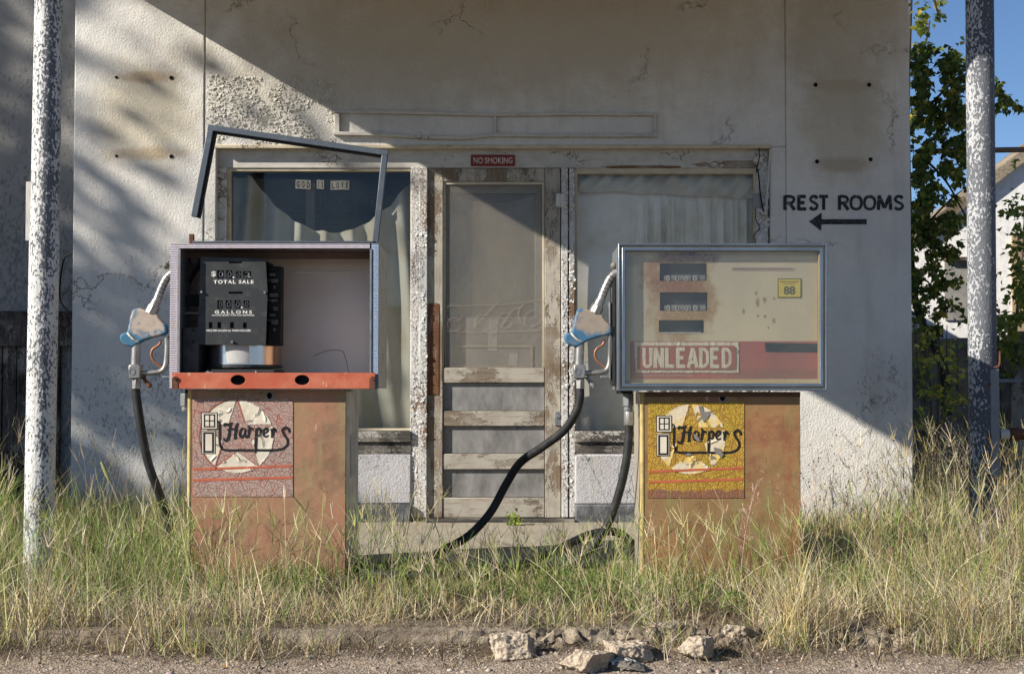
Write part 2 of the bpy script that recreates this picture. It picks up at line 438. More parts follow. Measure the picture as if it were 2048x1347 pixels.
def patterned(name, a, b, freq=640, metal=.7, rough=.4, lines=False):
    m = MT(name, rough, metal, .5); o = m.sep()
    if lines:
        h = m.ma('SINE', m.ma('MULTIPLY', o[2], freq))
    else:
        u = m.ma('ADD', m.ma('MULTIPLY', m.ma('ADD', o[0], o[1]), 1.6), o[2]); v = m.ma('SUBTRACT', m.ma('MULTIPLY', m.ma('ADD', o[0], o[1]), 1.6), o[2])
        h = m.ma('MULTIPLY', m.ma('SINE', m.ma('MULTIPLY', u, freq)), m.ma('SINE', m.ma('MULTIPLY', v, freq)))
    f = m.mr(h, -.4, .5)
    c = m.mix(f, (*a, 1), (*b, 1)); c = m.mix(m.ma('MULTIPLY', m.mr(m.noi(12, 5, .7), .5, .7), .6), c, (.30, .24, .19, 1))
    return m.fin(c, normal=m.bump(h, .0012))
M_DIAMOND = patterned('diamond embossed aluminium', (.15, .135, .18), (.46, .43, .48), 420, .5)
M_DIAMOND_BLUE = patterned('blue diamond aluminium', (.07, .11, .19), (.26, .33, .44), 420, .5)  # same embossed pattern in blue
M_RIB = patterned('tan ribbed side panel', (.46, .37, .26), (.80, .70, .56), 700, .0, .6, True)

M_MAUVE = MT('mauve grey inner panel', .5, .1)
M_MAUVE = M_MAUVE.fin(M_MAUVE.mix(M_MAUVE.mr(M_MAUVE.noi(2.2, 4, .6), .35, .65), (.52, .49, .50, 1), (.46, .41, .37, 1)))
M_DRUM = MT('polished steel drum', .22, .95, .5)
_o = M_DRUM.sep()
M_DRUM = M_DRUM.fin(M_DRUM.mix(M_DRUM.mr(_o[0], X(522, 6.1), X(530, 6.1)), (.55, .58, .62, 1), (.46, .30, .23, 1)), normal=M_DRUM.bump(M_DRUM.noi(40, 3, .5, vec=M_DRUM.mp((1, 1, .05))), .0008))
M_PLATE = MT('scuffed black register plate', .5, .1, .4)
M_PLATE = M_PLATE.fin(M_PLATE.mix(M_PLATE.mr(M_PLATE.noi(14, 6, .75), .5, .75), (.028, .03, .031, 1), (.065, .066, .066, 1)), normal=M_PLATE.bump(M_PLATE.noi(200, 3), .0004))
M_BLUEALU = plain('blue grey anodised bezel', (.17, .215, .275), .33, .6, .5, var=.3, ns=7, bumpd=.0006, bs=40)
M_BEZELGOLD = plain('yellowed bezel groove', (.40, .32, .20), .5, .4, ns=9)
M_FRAMEGREY = MT('grey bezel frame paint', .42, .35, .4)
M_FRAMEGREY = M_FRAMEGREY.fin(M_FRAMEGREY.mix(M_FRAMEGREY.mr(M_FRAMEGREY.noi(20, 5, .7), .5, .8), (.10, .115, .135, 1), (.17, .185, .20, 1)))

# gauge face of the right pump
YP = 6.032
m = MT('stained cream gauge panel', .65, 0, .3)
c = m.mix(m.mr(m.noi(2.5, 5, .6), .3, .7), (.58, .51, .34, 1), (.47, .42, .30, 1))
for (px, py, rx, rz, col, amt) in [(1362, 598, 58, 85, (.34, .195, .075), .95), (1350, 560, 48, 55, (.22, .10, .045), .7), (1415, 600, 14, 60, (.30, .17, .06), .6), (1272, 520, 14, 13, (.20, .22, .16), .5), (1550, 738, 70, 5, (.16, .07, .06), .7), (1380, 515, 45, 10, (.12, .045, .05), .9), (1360, 575, 50, 16, (.27, .12, .07), .8), (1300, 540, 16, 18, (.33, .17, .10), .6),
                               (1320, 640, 9, 60, (.40, .20, .10), .4), (1450, 765, 190, 9, (.46, .31, .13), .8), (1632, 640, 7, 120, (.55, .46, .25), .7)]:
    q = XZ(px, py, YP); c = m.mix(m.ma('MULTIPLY', m.ma('MULTIPLY', m.blob(q[0], q[1], rx / 469, rz / 469, .5, .55, 14), m.mr(m.noi(90, 4, .75), .3, .6, .45, 1)), amt), c, (*col, 1))
for (px, py, rx, rz) in [(1512, 586, 3, 3.4), (1515, 604, 4, 7), (1529, 599, 3, 5), (1487, 622, 2.4, 6), (1548, 642, 3, 5), (1516, 632, 2, 3), (1548, 597, 2, 4), (1530, 633, 2, 3), (1537, 655, 2, 3)]:
    q = XZ(px, py, YP); c = m.mix(m.ma('MULTIPLY', m.blob(q[0], q[1], rx / 469, rz / 469, .5, .9, 60), .75), c, (.26, .13, .06, 1))
c = m.mix(m.ma('MULTIPLY', m.mr(m.noi(60, 5, .8), .6, .7), .35), c, (.3, .2, .1, 1))
M_GAUGE = m.fin(c)

def sticker_red(name, a=(.38, .115, .105), b=(.30, .12, .105)):
    m = MT(name, .6)
    c = m.mix(m.mr(m.noi(9, 6, .7), .4, .7), (*a, 1), (*b, 1))
    q = XZ(1560, 748, YP); c = m.mix(m.ma('MULTIPLY', m.blob(q[0], q[1], .20, .025, .5, .6, 18), .6), c, (.20, .12, .10, 1)); c = m.mix(m.ma('MULTIPLY', m.mr(m.noi(70, 5, .8), .60, .68), .5), c, (.44, .30, .24, 1))
    return m.fin(c, normal=m.bump(m.noi(30, 4, .6), .0015))
M_REDBAND = sticker_red('faded red band')
M_REDLABEL = sticker_red('faded red label', (.34, .10, .09), (.29, .11, .095))
M_CREAMLABEL = MT('crinkled cream label', .6)
M_CREAMLABEL = M_CREAMLABEL.fin(M_CREAMLABEL.mix(M_CREAMLABEL.mr(M_CREAMLABEL.noi(50, 4, .75), .62, .70), (.62, .56, .42, 1), (.30, .19, .15, 1)), normal=M_CREAMLABEL.bump(M_CREAMLABEL.noi(45, 4, .6, vec=M_CREAMLABEL.mp((1, 1, .4))), .006))
M_YELLOWLBL = plain('yellow octane label', (.62, .50, .10), .6, var=.15)
M_TAPE = plain('dark blue black tape', (.025, .032, .05), .45, var=.5, ns=30, bumpd=.002, bs=25)
M_SIGNRED = plain('worn red sign enamel', (.28, .035, .03), .55, var=.5, ns=20)
M_SIGNWHITE = plain('worn sign white', (.55, .50, .45), .7, var=.4, ns=40)

def crackle(name, base, base2, line, sc_=95, tint=None, lw=.09, bottom=None, curves=False):
    m = MT(name, .75, 0, .2)
    w = m.n('VectorMath', operation='ADD'); m.put(w.inputs[0], m.co()); s2 = m.n('VectorMath', operation='SCALE')
    m.put(s2.inputs[0], m.noi(25, 3, .5, out=1)); s2.inputs['Scale'].default_value = .012; m.put(w.inputs[1], s2.outputs[0])
    v1 = m.vor(sc_, 'DISTANCE_TO_EDGE', vec=w.outputs[0]); v2 = m.vor(sc_ * .42, 'DISTANCE_TO_EDGE', vec=w.outputs[0])
    l = m.ma('MAXIMUM', m.mr(v1, 0, lw, 1, 0), m.mr(v2, 0, lw * .7, 1, 0))
    if curves:
        v3 = m.vor(7.5, 'DISTANCE_TO_EDGE', vec=w.outputs[0]); l = m.ma('MAXIMUM', l, m.mr(v3, 0, .045, 1, 0))
    c = m.mix(m.mr(m.noi(7, 5, .65), .4, .65), (*base, 1), (*base2, 1))
    if tint: c = m.mix(m.ma('MULTIPLY', m.mr(m.noi(11, 6, .75), .5, .7), .7), c, (*tint, 1))
    if bottom:
        o = m.sep(); f = m.mr(m.ma('ADD', o[2], m.ma('MULTIPLY', m.noi(30, 5, .7), .05)), bottom[0], bottom[0] + .012, 1, 0)
        c = m.mix(f, c, (*bottom[1], 1))
    c = m.mix(m.ma('MULTIPLY', l, .85), c, (*line, 1))
    return m.fin(c, normal=m.bump(l, .0012, invert) if False else m.bump(m.ma('SUBTRACT', 1, l), .0012))
M_DEC1 = crackle('crackled pinkish decal', (.40, .29, .25), (.34, .28, .24), (.26, .09, .07), 80, (.42, .20, .165), .07)
M_DEC2 = crackle('crackled yellow decal', (.52, .33, .05), (.44, .33, .04), (.24, .11, .03), 105, (.42, .24, .03), .12, (Z(970, 6.04), (.22, .11, .09)), True)
M_CREAM1 = MT('peeling cream vinyl', .6)
M_CREAM1 = M_CREAM1.fin(M_CREAM1.mix(M_CREAM1.mr(M_CREAM1.noi(10, 4), .4, .7), (.66, .60, .49, 1), (.56, .50, .40, 1)))
M_CREAM2 = MT('peeling yellowed vinyl', .6)
M_CREAM2 = M_CREAM2.fin(M_CREAM2.mix(M_CREAM2.mr(M_CREAM2.noi(14, 4, .6), .42, .55), (.66, .47, .14, 1), (.60, .52, .38, 1)))
M_DECRED = plain('faded orange red stripe', (.50, .12, .06), .7, var=.3, ns=20)
M_INK = plain('black decal ink', (.012, .012, .014), .6)
M_BLUENOZ = MT('blue plastic worn to bare tan', .6)
_f = M_BLUENOZ.mr(M_BLUENOZ.noi(13, 5, .65), .43, .55)
_lay = M_BLUENOZ.n('LayerWeight')
def nozmat(name, cx, cz, blue=(.04, .13, .23), tan=(.42, .34, .27), grey=(.2, .17, .14)):
    m = MT(name, .6)
    f = m.blob(cx, cz, .075, .062, .22, .45, 22)
    c = m.mix(f, (*blue, 1), (*tan, 1)); c = m.mix(m.ma('MULTIPLY', m.mr(m.noi(20, 5, .7), .5, .7), .6), c, (*grey, 1))
    c = m.mix(m.mr(m.noi(35, 5, .7), .62, .68), c, (*blue, 1))
    return m.fin(c, normal=m.bump(m.noi(60, 3), .0006))

def pole_mat(name, white, dark, fn, dark_shadow=None):
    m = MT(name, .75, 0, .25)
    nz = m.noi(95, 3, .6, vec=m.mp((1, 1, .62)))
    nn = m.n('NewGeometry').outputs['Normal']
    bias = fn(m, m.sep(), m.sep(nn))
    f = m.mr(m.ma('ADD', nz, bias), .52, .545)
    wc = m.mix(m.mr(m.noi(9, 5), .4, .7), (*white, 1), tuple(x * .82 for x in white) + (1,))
    if dark_shadow:
        oz = m.sep()[2]; dm = m.ma('MAXIMUM', m.mr(oz, Z(150, 6.4), Z(90, 6.4), 0, 1), m.mr(oz, Z(700, 6.4), Z(640, 6.4), 1, 0)); c = m.mix(f, wc, m.mix(dm, (*dark, 1), (*dark_shadow, 1)))  # slate painted darker where canopy and pump head shadows fall
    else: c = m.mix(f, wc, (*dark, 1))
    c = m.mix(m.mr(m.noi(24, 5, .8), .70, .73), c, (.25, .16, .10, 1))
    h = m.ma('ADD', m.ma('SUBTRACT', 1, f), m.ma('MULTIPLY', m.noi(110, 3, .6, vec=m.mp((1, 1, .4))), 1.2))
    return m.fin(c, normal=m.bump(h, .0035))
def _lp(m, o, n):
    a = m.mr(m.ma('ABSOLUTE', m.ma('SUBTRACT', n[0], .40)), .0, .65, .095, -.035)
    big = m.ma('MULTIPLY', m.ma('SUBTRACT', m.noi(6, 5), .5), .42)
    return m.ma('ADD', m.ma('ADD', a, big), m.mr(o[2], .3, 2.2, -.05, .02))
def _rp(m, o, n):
    hi = m.mr(o[2], Z(160, 6.4), Z(110, 6.4), 0.045, .025); lo = m.mr(o[2], Z(720, 6.4), Z(640, 6.4), .05, 0.03)  # slate share steps at the same shadow lines
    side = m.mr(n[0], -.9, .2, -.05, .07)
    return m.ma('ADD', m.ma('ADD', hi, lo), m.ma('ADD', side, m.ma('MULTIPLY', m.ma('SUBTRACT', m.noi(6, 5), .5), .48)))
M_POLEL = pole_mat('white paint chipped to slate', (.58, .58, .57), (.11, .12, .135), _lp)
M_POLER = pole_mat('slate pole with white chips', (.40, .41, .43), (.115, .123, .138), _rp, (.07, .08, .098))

def veg(name, tl=.45, rough=.6):
    m = MT(name, rough, 0, .25); a = m.n('Attribute'); a.attribute_name = 'Col'
    m.fin(a.outputs['Color'])
    x = m.n('BsdfTranslucent'); m.put(x.inputs[0], a.outputs['Color'])
    k = m.n('MixShader'); k.inputs[0].default_value = tl
    m.put(k.inputs[1], m.b.outputs[0]); m.put(k.inputs[2], x.outputs[0]); m.t.links.new(k.outputs[0], m.out.inputs[0])
    return m.m
M_GRASS = veg('grass blades', .35); M_STRAW = veg('dry stems', .2, .8); M_LEAF = veg('leaves', .45, .5)
M_BARK = plain('grey brown bark', (.14, .11, .085), .9, var=.5, ns=20, bumpd=.006, bs=30)

m = MT('gravel road', .95, 0, .1)
c = m.mix(m.mr(m.noi(3, 5, .6), .35, .7), (.38, .305, .235, 1), (.25, .195, .148, 1))
g = m.vor(95, 'F1', out='Color'); gs = m.n('SeparateColor'); m.put(gs.inputs[0], g)
c = m.mix(m.mr(gs.outputs[0], .3, 1.0, 0, .55), c, (.47, .41, .34, 1)); c = m.mix(m.mr(gs.outputs[1], .55, 1, 0, .6), c, (.12, .095, .08, 1))
c = m.mix(m.mr(m.noi(11, 6, .75), .52, .7), c, (.13, .095, .07, 1))
c = m.mix(m.ma('MULTIPLY', m.mr(m.ma('ADD', m.sep()[1], m.ma('MULTIPLY', m.noi(6, 5, .7), .5)), 4.93, 5.12), .8), c, (.085, .06, .042, 1))
M_GRAVEL = m.fin(c, normal=m.bump(m.ma('ADD', m.ma('MULTIPLY', m.ma('SUBTRACT', 1, m.vor(130)), .35), m.noi(22, 7, .75)), .014))
m = MT('dark litter soil', .95, 0, .1)
c = m.mix(m.mr(m.noi(9, 6, .7), .35, .65), (.15, .105, .07, 1), (.075, .055, .038, 1))
c = m.mix(m.mr(m.noi(60, 6, .8), .55, .7), c, (.30, .24, .16, 1))
M_SOIL = m.fin(c, normal=m.bump(m.noi(30, 6, .75), .03))
m = MT('weathered concrete', .9, 0, .15)
c = m.mix(m.mr(m.noi(2.2, 6, .65), .3, .7), (.40, .36, .29, 1), (.33, .29, .23, 1))
c = m.mix(m.mr(m.noi(40, 5, .75), .55, .72), c, (.2, .165, .12, 1))
M_CONC = m.fin(c, normal=m.bump(m.ma('ADD', m.noi(22, 6, .7), m.ma('MULTIPLY', m.noi(120, 4, .7), .4)), .010))
m = MT('dirty kerb concrete', .92, 0, .12)
c = m.mix(m.mr(m.noi(4, 6, .7), .35, .65), (.34, .285, .215, 1), (.20, .16, .12, 1))
c = m.mix(m.mr(m.noi(40, 5, .75), .5, .66), c, (.12, .09, .065, 1))
M_KERB = m.fin(c, normal=m.bump(m.ma('ADD', m.noi(22, 6, .7), m.ma('MULTIPLY', m.noi(120, 4, .7), .4)), .012))
m = MT('broken concrete with pebbles', .95, 0, .1)
c = m.mix(m.mr(m.noi(14, 6, .7), .3, .7), (.56, .47, .36, 1), (.40, .325, .24, 1))
v = m.vor(70, 'F1', out='Color'); gs = m.n('SeparateColor'); m.put(gs.inputs[0], v)
c = m.mix(m.mr(gs.outputs[0], .6, 1, 0, .6), c, (.58, .50, .41, 1)); c = m.mix(m.mr(m.noi(50, 5, .8), .58, .7), c, (.17, .12, .085, 1))
M_RUBBLE = m.fin(c, normal=m.bump(m.ma('ADD', m.vor(60), m.noi(45, 6, .75)), .012))
M_FOUND = plain('blue grey foundation paint', (.15, .155, .17), .9, var=.6, ns=12, bumpd=.008, bs=25)
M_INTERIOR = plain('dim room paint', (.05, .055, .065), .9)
M_ROOF = plain('canopy soffit', (.58, .54, .46), .9, ns=3)
M_SHEDWHITE = peel_wood('white shed boards', (.80, .79, .77), amount=.72, grain=.12, vertical=True)
M_SHEDROOF = peel_wood('weathered roof edge', (.30, .25, .18), (.2, .15, .1), (.1, .08, .05), amount=.5, vertical=False)

# ------------------------------------------------------------------ ground
def gz_at(x, y):
    t = min(1, max(0, (y - 4.60 - .05 * noise.noise(Vector((x * 2, 0, 9)))) / .28)); t = t * t * (3 - 2 * t)
    return noise.noise(Vector((x * 1.2, y * 1.2, 0))) * .012 - .004 + t * (.042 + .018 * noise.noise(Vector((x * 3, y * 3, 4))))
def grid_ground():
    # one uneven sheet to the horizon, finer near the camera
    xs = np.unique(np.concatenate([np.linspace(-400, -8, 14), np.linspace(-8, 8, 161), np.linspace(8, 400, 14)]))
    ys = np.unique(np.concatenate([np.linspace(-300, 0, 10), np.linspace(0, 12, 241), np.linspace(12, 600, 16)]))
    Vx, Vy = np.meshgrid(xs, ys); V = np.zeros((Vx.size, 3)); V[:, 0] = Vx.ravel(); V[:, 1] = Vy.ravel()
    for i in range(len(V)):
        x, y = V[i, 0], V[i, 1]
        if abs(x) < 8 and 0 < y < 12: V[i, 2] = gz_at(x, y)
    nx = len(xs); F = []
    for j in range(len(ys) - 1):
        a = j * nx + np.arange(nx - 1); F.append(np.stack([a, a + 1, a + nx + 1, a + nx], 1))
    return V, np.concatenate(F)
V, F = grid_ground()
tag(np_mesh('ground', V, F, M_GRAVEL, smooth=True), 'gravel road surface and bare ground in front of the kerb', 'ground', kind='structure')
GZ = .105
b = MB()
nx, ny = 220, 70
for j in range(ny + 1):
    for i in range(nx + 1):
        x = -9 + 18 * i / nx; y = 5.06 + (16 - 5.06) * (j / ny) ** 1.6
        b.v.append((x, y, GZ - .012 + .016 * noise.noise(Vector((x * 2.5, y * 2.5, 3)))))
b.f = [(j*(nx+1)+i, j*(nx+1)+i+1, (j+1)*(nx+1)+i+1, (j+1)*(nx+1)+i) for j in range(ny) for i in range(nx)]
tag(b.build('soil', M_SOIL, smooth=True, fix=False), 'dark soil of the pump island under the grass', 'soil', kind='structure')
b = MB(); b.box(-1.35, 1.75, 6.62, 8.6, -.05, GZ + .012)
tag(b.build('pavement', M_CONC, bevel=.01), 'pale concrete apron in front of the door', 'pavement', kind='structure')

# kerb: intact on the left, crumbled to the right
def rough_bar(x0, x1, y0, y1, z0, z1, amp_fn, step=.009):
    b = MB(); n = int((x1 - x0) / step)
    prof = []
    for k in range(10): prof.append((y0, z0 + (z1 - z0) * k / 9))
    for k in range(1, 15): prof.append((y0 + (y1 - y0) * k / 14, z1))
    prof.append((y1, z0)); m_ = len(prof)
    for i in range(n + 1):
        x = x0 + (x1 - x0) * i / n; a = amp_fn(x)
        for k, (y, z) in enumerate(prof):
            p = Vector((x * 7, y * 7, z * 7)); q = Vector((x * 30, y * 30, z * 30))
            d = noise.noise(p) * .6 + noise.noise(q) * .4 + noise.noise(q * 3) * .15
            e = noise.noise(p + Vector((9, 9, 9))) * .6 + noise.noise(q + Vector((5, 5, 5))) * .4
            dy = a * (d + .15) * 1.2; dz = -a * abs(e) * 1.1
            if k in (8, 9, 10): dz -= a * .25; dy += a * .25
            b.v.append((x, y + dy, z + (dz if z > z0 + .01 else 0)))
    b.f = [(i*m_+k, (i+1)*m_+k, (i+1)*m_+k+1, i*m_+k+1) for i in range(n) for k in range(m_-1)]
    return b
kx = X(985, 5.0)
def amp(x): return .012 + .05 * min(1, max(0, (x - kx + .15) / .35))
tag(rough_bar(-4.5, 4.5, 4.89, 5.10, -.03, GZ - .006, amp).build('kerb', M_KERB, smooth=True), 'low concrete kerb, intact on the left and crumbled to rubble on the right', 'kerb', kind='structure')

def chunk(name, px, py, w, h, dpt, Y, seed, label, mat=None, rz=0, group='broken concrete chunks along the kerb'):
    bm = bmesh.new(); bmesh.ops.create_cube(bm, size=1)
    bmesh.ops.subdivide_edges(bm, edges=bm.edges, cuts=24, use_grid_fill=True)
    r = random.Random(seed); sh = [r.uniform(-.16, .16) for _ in range(6)]
    cuts = []
    for _ in range(7):
        n_ = Vector((r.gauss(0, 1), r.gauss(0, 1), r.gauss(0, .8))).normalized(); cuts.append((n_, r.uniform(.40, .56)))
    for v in bm.verts:
        p = v.co.copy(); l = max(abs(p.x), abs(p.y), abs(p.z)); q = p.normalized() * .5
        p = p.lerp(q, .05)
        p.x += p.z * sh[0] + p.y * sh[1]; p.z += p.x * sh[2] + p.y * sh[3]; p.y += p.z * sh[4]
        for n_, o_ in cuts:
            e_ = p.dot(n_) - o_
            if e_ > 0: p -= n_ * e_
        s_ = Vector((seed * 3.1, seed, 0)); pp = Vector((p.x * w, p.y * dpt, p.z * h))
        nn = p.normalized()
        d = noise.noise(pp * 10 + s_) * .012 - abs(noise.noise(pp * 30 + s_)) * .008 + noise.noise(pp * 75 + s_) * .0055 + noise.noise(pp * 160 + s_) * .0045
        v.co = pp + nn * d
    me = bpy.data.meshes.new(name); bm.to_mesh(me); bm.free(); me.materials.append(mat or M_RUBBLE)
    me.polygons.foreach_set('use_smooth', [True] * len(me.polygons))
    o = bpy.data.objects.new(name, me); sc.collection.objects.link(o)
    c = W(px, py, Y); o.location = (c[0], Y, gz_at(c[0], Y) + h * .38 if Y < 4.93 else max(c[2], GZ - .03)); o.rotation_euler = (0, 0, rz)
    return tag(o, label, 'concrete chunk', group)
chunk('concrete_chunk', 1029, 1282, .150, .085, .12, 4.80, 1, 'largest rough concrete chunk below the pump hose, left of the others', rz=.2)
chunk('concrete_chunk', 1166, 1322, .15, .065, .13, 4.66, 2, 'pale flat topped concrete chunk at the very bottom edge of the photo', rz=-.35)
chunk('concrete_chunk', 1258, 1306, .135, .06, .11, 4.74, 3, 'concrete chunk just right of the bottom edge one, beside the painted fragment', rz=.3)
chunk('concrete_chunk', 1392, 1292, .115, .075, .12, 4.80, 4, 'squarish concrete chunk with a dark shaded right face', rz=-.25)
chunk('concrete_chunk', 1545, 1248, .12, .06, .12, 5.05, 5, 'light concrete chunk lying on the broken kerb amid dry grass', rz=.2)
chunk('concrete_chunk', 1330, 1256, .15, .05, .08, 4.98, 6, 'long crumbling lump of kerb still sitting in the kerb line', rz=.05)
chunk('concrete_chunk', 1465, 1262, .11, .05, .08, 4.96, 8, 'crumbling kerb lump between the squarish chunk and the dry tussock', rz=-.1)
chunk('painted_fragment', 1248, 1338, .13, .035, .07, 4.66, 7, 'black and white painted fragment lying flat beside concrete chunks', peel_wood('black and white paint', (.55, .54, .51), (.03, .03, .03), (.02, .02, .02), amount=.47), rz=-.2, group=None)['category'] = 'fragment'

# gravel pebbles, stuff
def pebbles():
    base = bmesh.new(); bmesh.ops.create_icosphere(base, subdivisions=1, radius=1)
    bv = np.array([v.co[:] for v in base.verts]); bf = np.array([[v.index for v in f.verts] for f in base.faces]); base.free()
    n = 4200; P = np.stack([rng.uniform(-2.4, 2.4, n), rng.uniform(4.45, 5.0, n), np.zeros(n)], 1)
    s = rng.gamma(2.0, .0014, n) + .0012; s[rng.random(n) < .02] *= 2.6
    near = rng.random(n) < .15; P[near, 0] = rng.normal(.55, .45, near.sum()); P[:, 2] = [gz_at(a_, b_) for a_, b_ in P[:, :2]]
    sc3 = s[:, None] * rng.uniform(.6, 1.3, (n, 3)); sc3[:, 2] *= .7
    V = bv[None] * (1 + rng.uniform(-.25, .25, (n, len(bv), 1))) * sc3[:, None] + P[:, None]
    F = bf[None] + (np.arange(n) * len(bv))[:, None, None]
    g = rng.uniform(.6, 1.3, (n, 1)) * np.array([[.33, .275, .225]]) * (1 + rng.uniform(-.08, .08, (n, 3)))
    return V.reshape(-1, 3), F.reshape(-1, 3), np.repeat(g, len(bv), 0)
V, F, c = pebbles()
mp_ = MT('pebbles', .9); at = mp_.n('Attribute'); at.attribute_name = 'Col'; M_PEB = mp_.fin(at.outputs['Color'])
tag(np_mesh('gravel', V, F, M_PEB, col=c), 'loose gravel scattered on the road edge', 'gravel', kind='stuff')

# ------------------------------------------------------------------ the station building
zg = GZ - .03
st = thing('service_station', (0, WY, 0), 'old white stucco service station with curtained windows and a flat canopy over the pumps', 'building')
b = MB(); ztop = 3.9
zt = wz(293)                                                # top of the shop opening
oL, oR = wx(430), wx(1543)
b.box(-2.633, wx(405), WY, WY + .25, zg, ztop)              # left pier
b.box(wx(1575), 2.393, WY, WY + .25, zg, ztop)              # right pier
b.box(wx(405), wx(1575), WY + .006, WY + .25, zt, ztop)     # field above the opening
b.box(wx(405), oL, WY + .006, WY + .25, zg, zt)
b.box(oR, wx(1575), WY + .006, WY + .25, zg, zt)
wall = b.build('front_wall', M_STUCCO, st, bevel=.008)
b = MB(); b.box(-2.633, -2.45, WY + .25, 13.2, zg, 3.4); b.box(2.2, 2.393, WY + .25, 10.6, zg, ztop); b.box(2.2, 2.393, 10.6, 13.2, zg, 2.36)
b.box(-2.45, 2.2, 13.0, 13.2, zg, 2.3)
b.build('side_wall', M_STUCCO, st)
b = MB(); b.box(-2.7, 2.44, WY + .25, 10.6, ztop - .5, ztop - .35); b.box(-2.6, 2.38, 10.6, 13.1, 2.22, 2.34)
b.build('roof', M_DARKWOOD, st)
b = MB(); b.box(-2.40, 2.75, 5.72, WY, 3.35, 3.42); b.box(-2.40, 2.75, 5.72, WY - .01, 3.423, 3.62)
b.build('canopy', M_ROOF, st)
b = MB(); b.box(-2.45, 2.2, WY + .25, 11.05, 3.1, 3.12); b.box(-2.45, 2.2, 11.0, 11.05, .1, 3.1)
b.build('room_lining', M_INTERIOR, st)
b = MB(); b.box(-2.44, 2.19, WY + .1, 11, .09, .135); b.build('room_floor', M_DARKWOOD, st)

# bolt holes of the removed round signs
for (px, py) in [(233, 155), (343, 156), (233, 312), (343, 313), (1631, 170), (1738, 170), (1634, 323), (1741, 319)]:
    p = W(px, py, WY)
    MB().tube([(p[0], WY - .0035, p[2]), (p[0], WY + .002, p[2])], .0125 if px not in (233,) else .009, 10).build('bolt_hole', M_HOLE, wall)
p = W(975, 12, WY)
b = MB(); b.tube(cat([(p[0], WY + .012, p[2] + .12), (p[0] + .005, WY - .03, p[2] + .03), (p[0], WY - .02, p[2] - .04)], 5), .006, 8)
b.build('hook', M_CREAM, wall)
# raised sign moulding above the door
b = MB()
yy = WY + .007
def strip(pts, w, d=.016):
    for (x0, z0), (x1, z1) in zip(pts[:-1], pts[1:]):
        if abs(x1 - x0) > abs(z1 - z0): b.prism([(x0, z0 - w/2), (x1, z1 - w/2), (x1, z1 + w/2), (x0, z0 + w/2)], yy - d, yy)
        else: b.prism([(x0 - w/2, z0), (x0 + w/2, z0), (x1 + w/2, z1), (x1 - w/2, z1)], yy - d * .9, yy)
T = lambda px, py: XZ(px, py, WY)
strip([T(668, 224), T(830, 227), T(1000, 231), T(1150, 229), T(1314, 230)], .018, .034)
strip([T(668, 268), T(760, 270), T(850, 276), T(930, 277), T(985, 271), T(1100, 272), T(1314, 272)], .020, .036)
strip([T(675, 228), T(675, 266)], .03, .034); strip([T(990, 232), T(990, 270)], .018, .028); strip([T(1309, 232), T(1309, 270)], .018, .034)
b.build('sign_moulding', M_HEAD, wall, bevel=.003)
# painted lettering
GLY = {'R': ([(.12,0),(.12,1)], [(.12,.93),(.55,.93),(.8,.85),(.86,.72),(.78,.56),(.55,.48),(.14,.47)], [(.48,.48),(.92,.0)]),
 'E': ([(.12,0),(.12,1)], [(.05,.93),(.86,.93)], [(.12,.5),(.72,.5)], [(.05,.07),(.9,.07)]),
 'S': ([(.85,.80),(.68,.92),(.42,.94),(.2,.84),(.17,.68),(.35,.56),(.65,.46),(.84,.33),(.8,.16),(.58,.06),(.3,.07),(.1,.2)],),
 'T': ([(.5,0),(.5,1)], [(.0,.93),(1,.93)]),
 'O': ([(.5,.94),(.22,.86),(.08,.64),(.07,.4),(.2,.14),(.5,.06),(.8,.14),(.93,.4),(.92,.64),(.78,.86),(.5,.94)],),
 'M': ([(.08,0),(.14,1)], [(.12,1),(.5,.14)], [(.88,1),(.5,.14)], [(.86,1),(.94,0)]),
 'U': ([(.15,1),(.15,.32),(.22,.13),(.5,.06),(.78,.13),(.85,.32),(.85,1)],), 'N': ([(.13,0),(.13,1)], [(.15,.97),(.85,.03)], [(.87,0),(.87,1)]),
 'L': ([(.15,0),(.15,1)], [(.05,.08),(.92,.08)]), 'A': ([(.05,0),(.5,.98)], [(.5,.98),(.95,0)], [(.22,.28),(.78,.28)]),
 'D': ([(.15,0),(.15,1)], [(.15,.93),(.5,.92),(.8,.78),(.86,.5),(.8,.22),(.5,.08),(.15,.07)])}
def sign_text(lay, y0, y1, w, Y, ydep, m, parent, jit=.3, name='letter'):
    out = []
    for ch, xa, xb in lay:
        b = MB()
        for k, stk in enumerate(GLY[ch]):
            pts = cat(stk, 5) if len(stk) > 3 else [np.array(p) for p in stk]
            n = len(pts)
            b.ribbon([XZ(xa + (xb-xa)*p[0], y1 - (y1-y0)*p[1], Y) for p in pts], [w * (1 + .22 * abs(2*i/(n-1) - 1) ** 2) for i in range(n)], ydep - .0003 * k)
        out.append(b.build(name, m, parent, fix=False))
    return out
sign_text([('R',1567,1591),('E',1595,1614),('S',1618,1637),('T',1638,1656),('R',1676,1698),('O',1700,1724),('O',1727,1751),('M',1754,1783),('S',1787,1808)], 391, 420, .0165, WY, WY - .0025, M_BLACKPAINT, wall)
b = MB()
b.ribbon([XZ(1638, 443.5, WY), XZ(1733, 443.5, WY)], .031, WY - .0025)
b.add([(*XZ(1618, 443, WY)[:1], WY - .0045, XZ(1618, 443, WY)[1]), (XZ(1643, 425, WY)[0], WY - .0045, XZ(1643, 425, WY)[1]), (XZ(1642, 462, WY)[0], WY - .0045, XZ(1642, 462, WY)[1])], [(0, 1, 2)])
b.build('arrow', M_BLACKPAINT, wall)

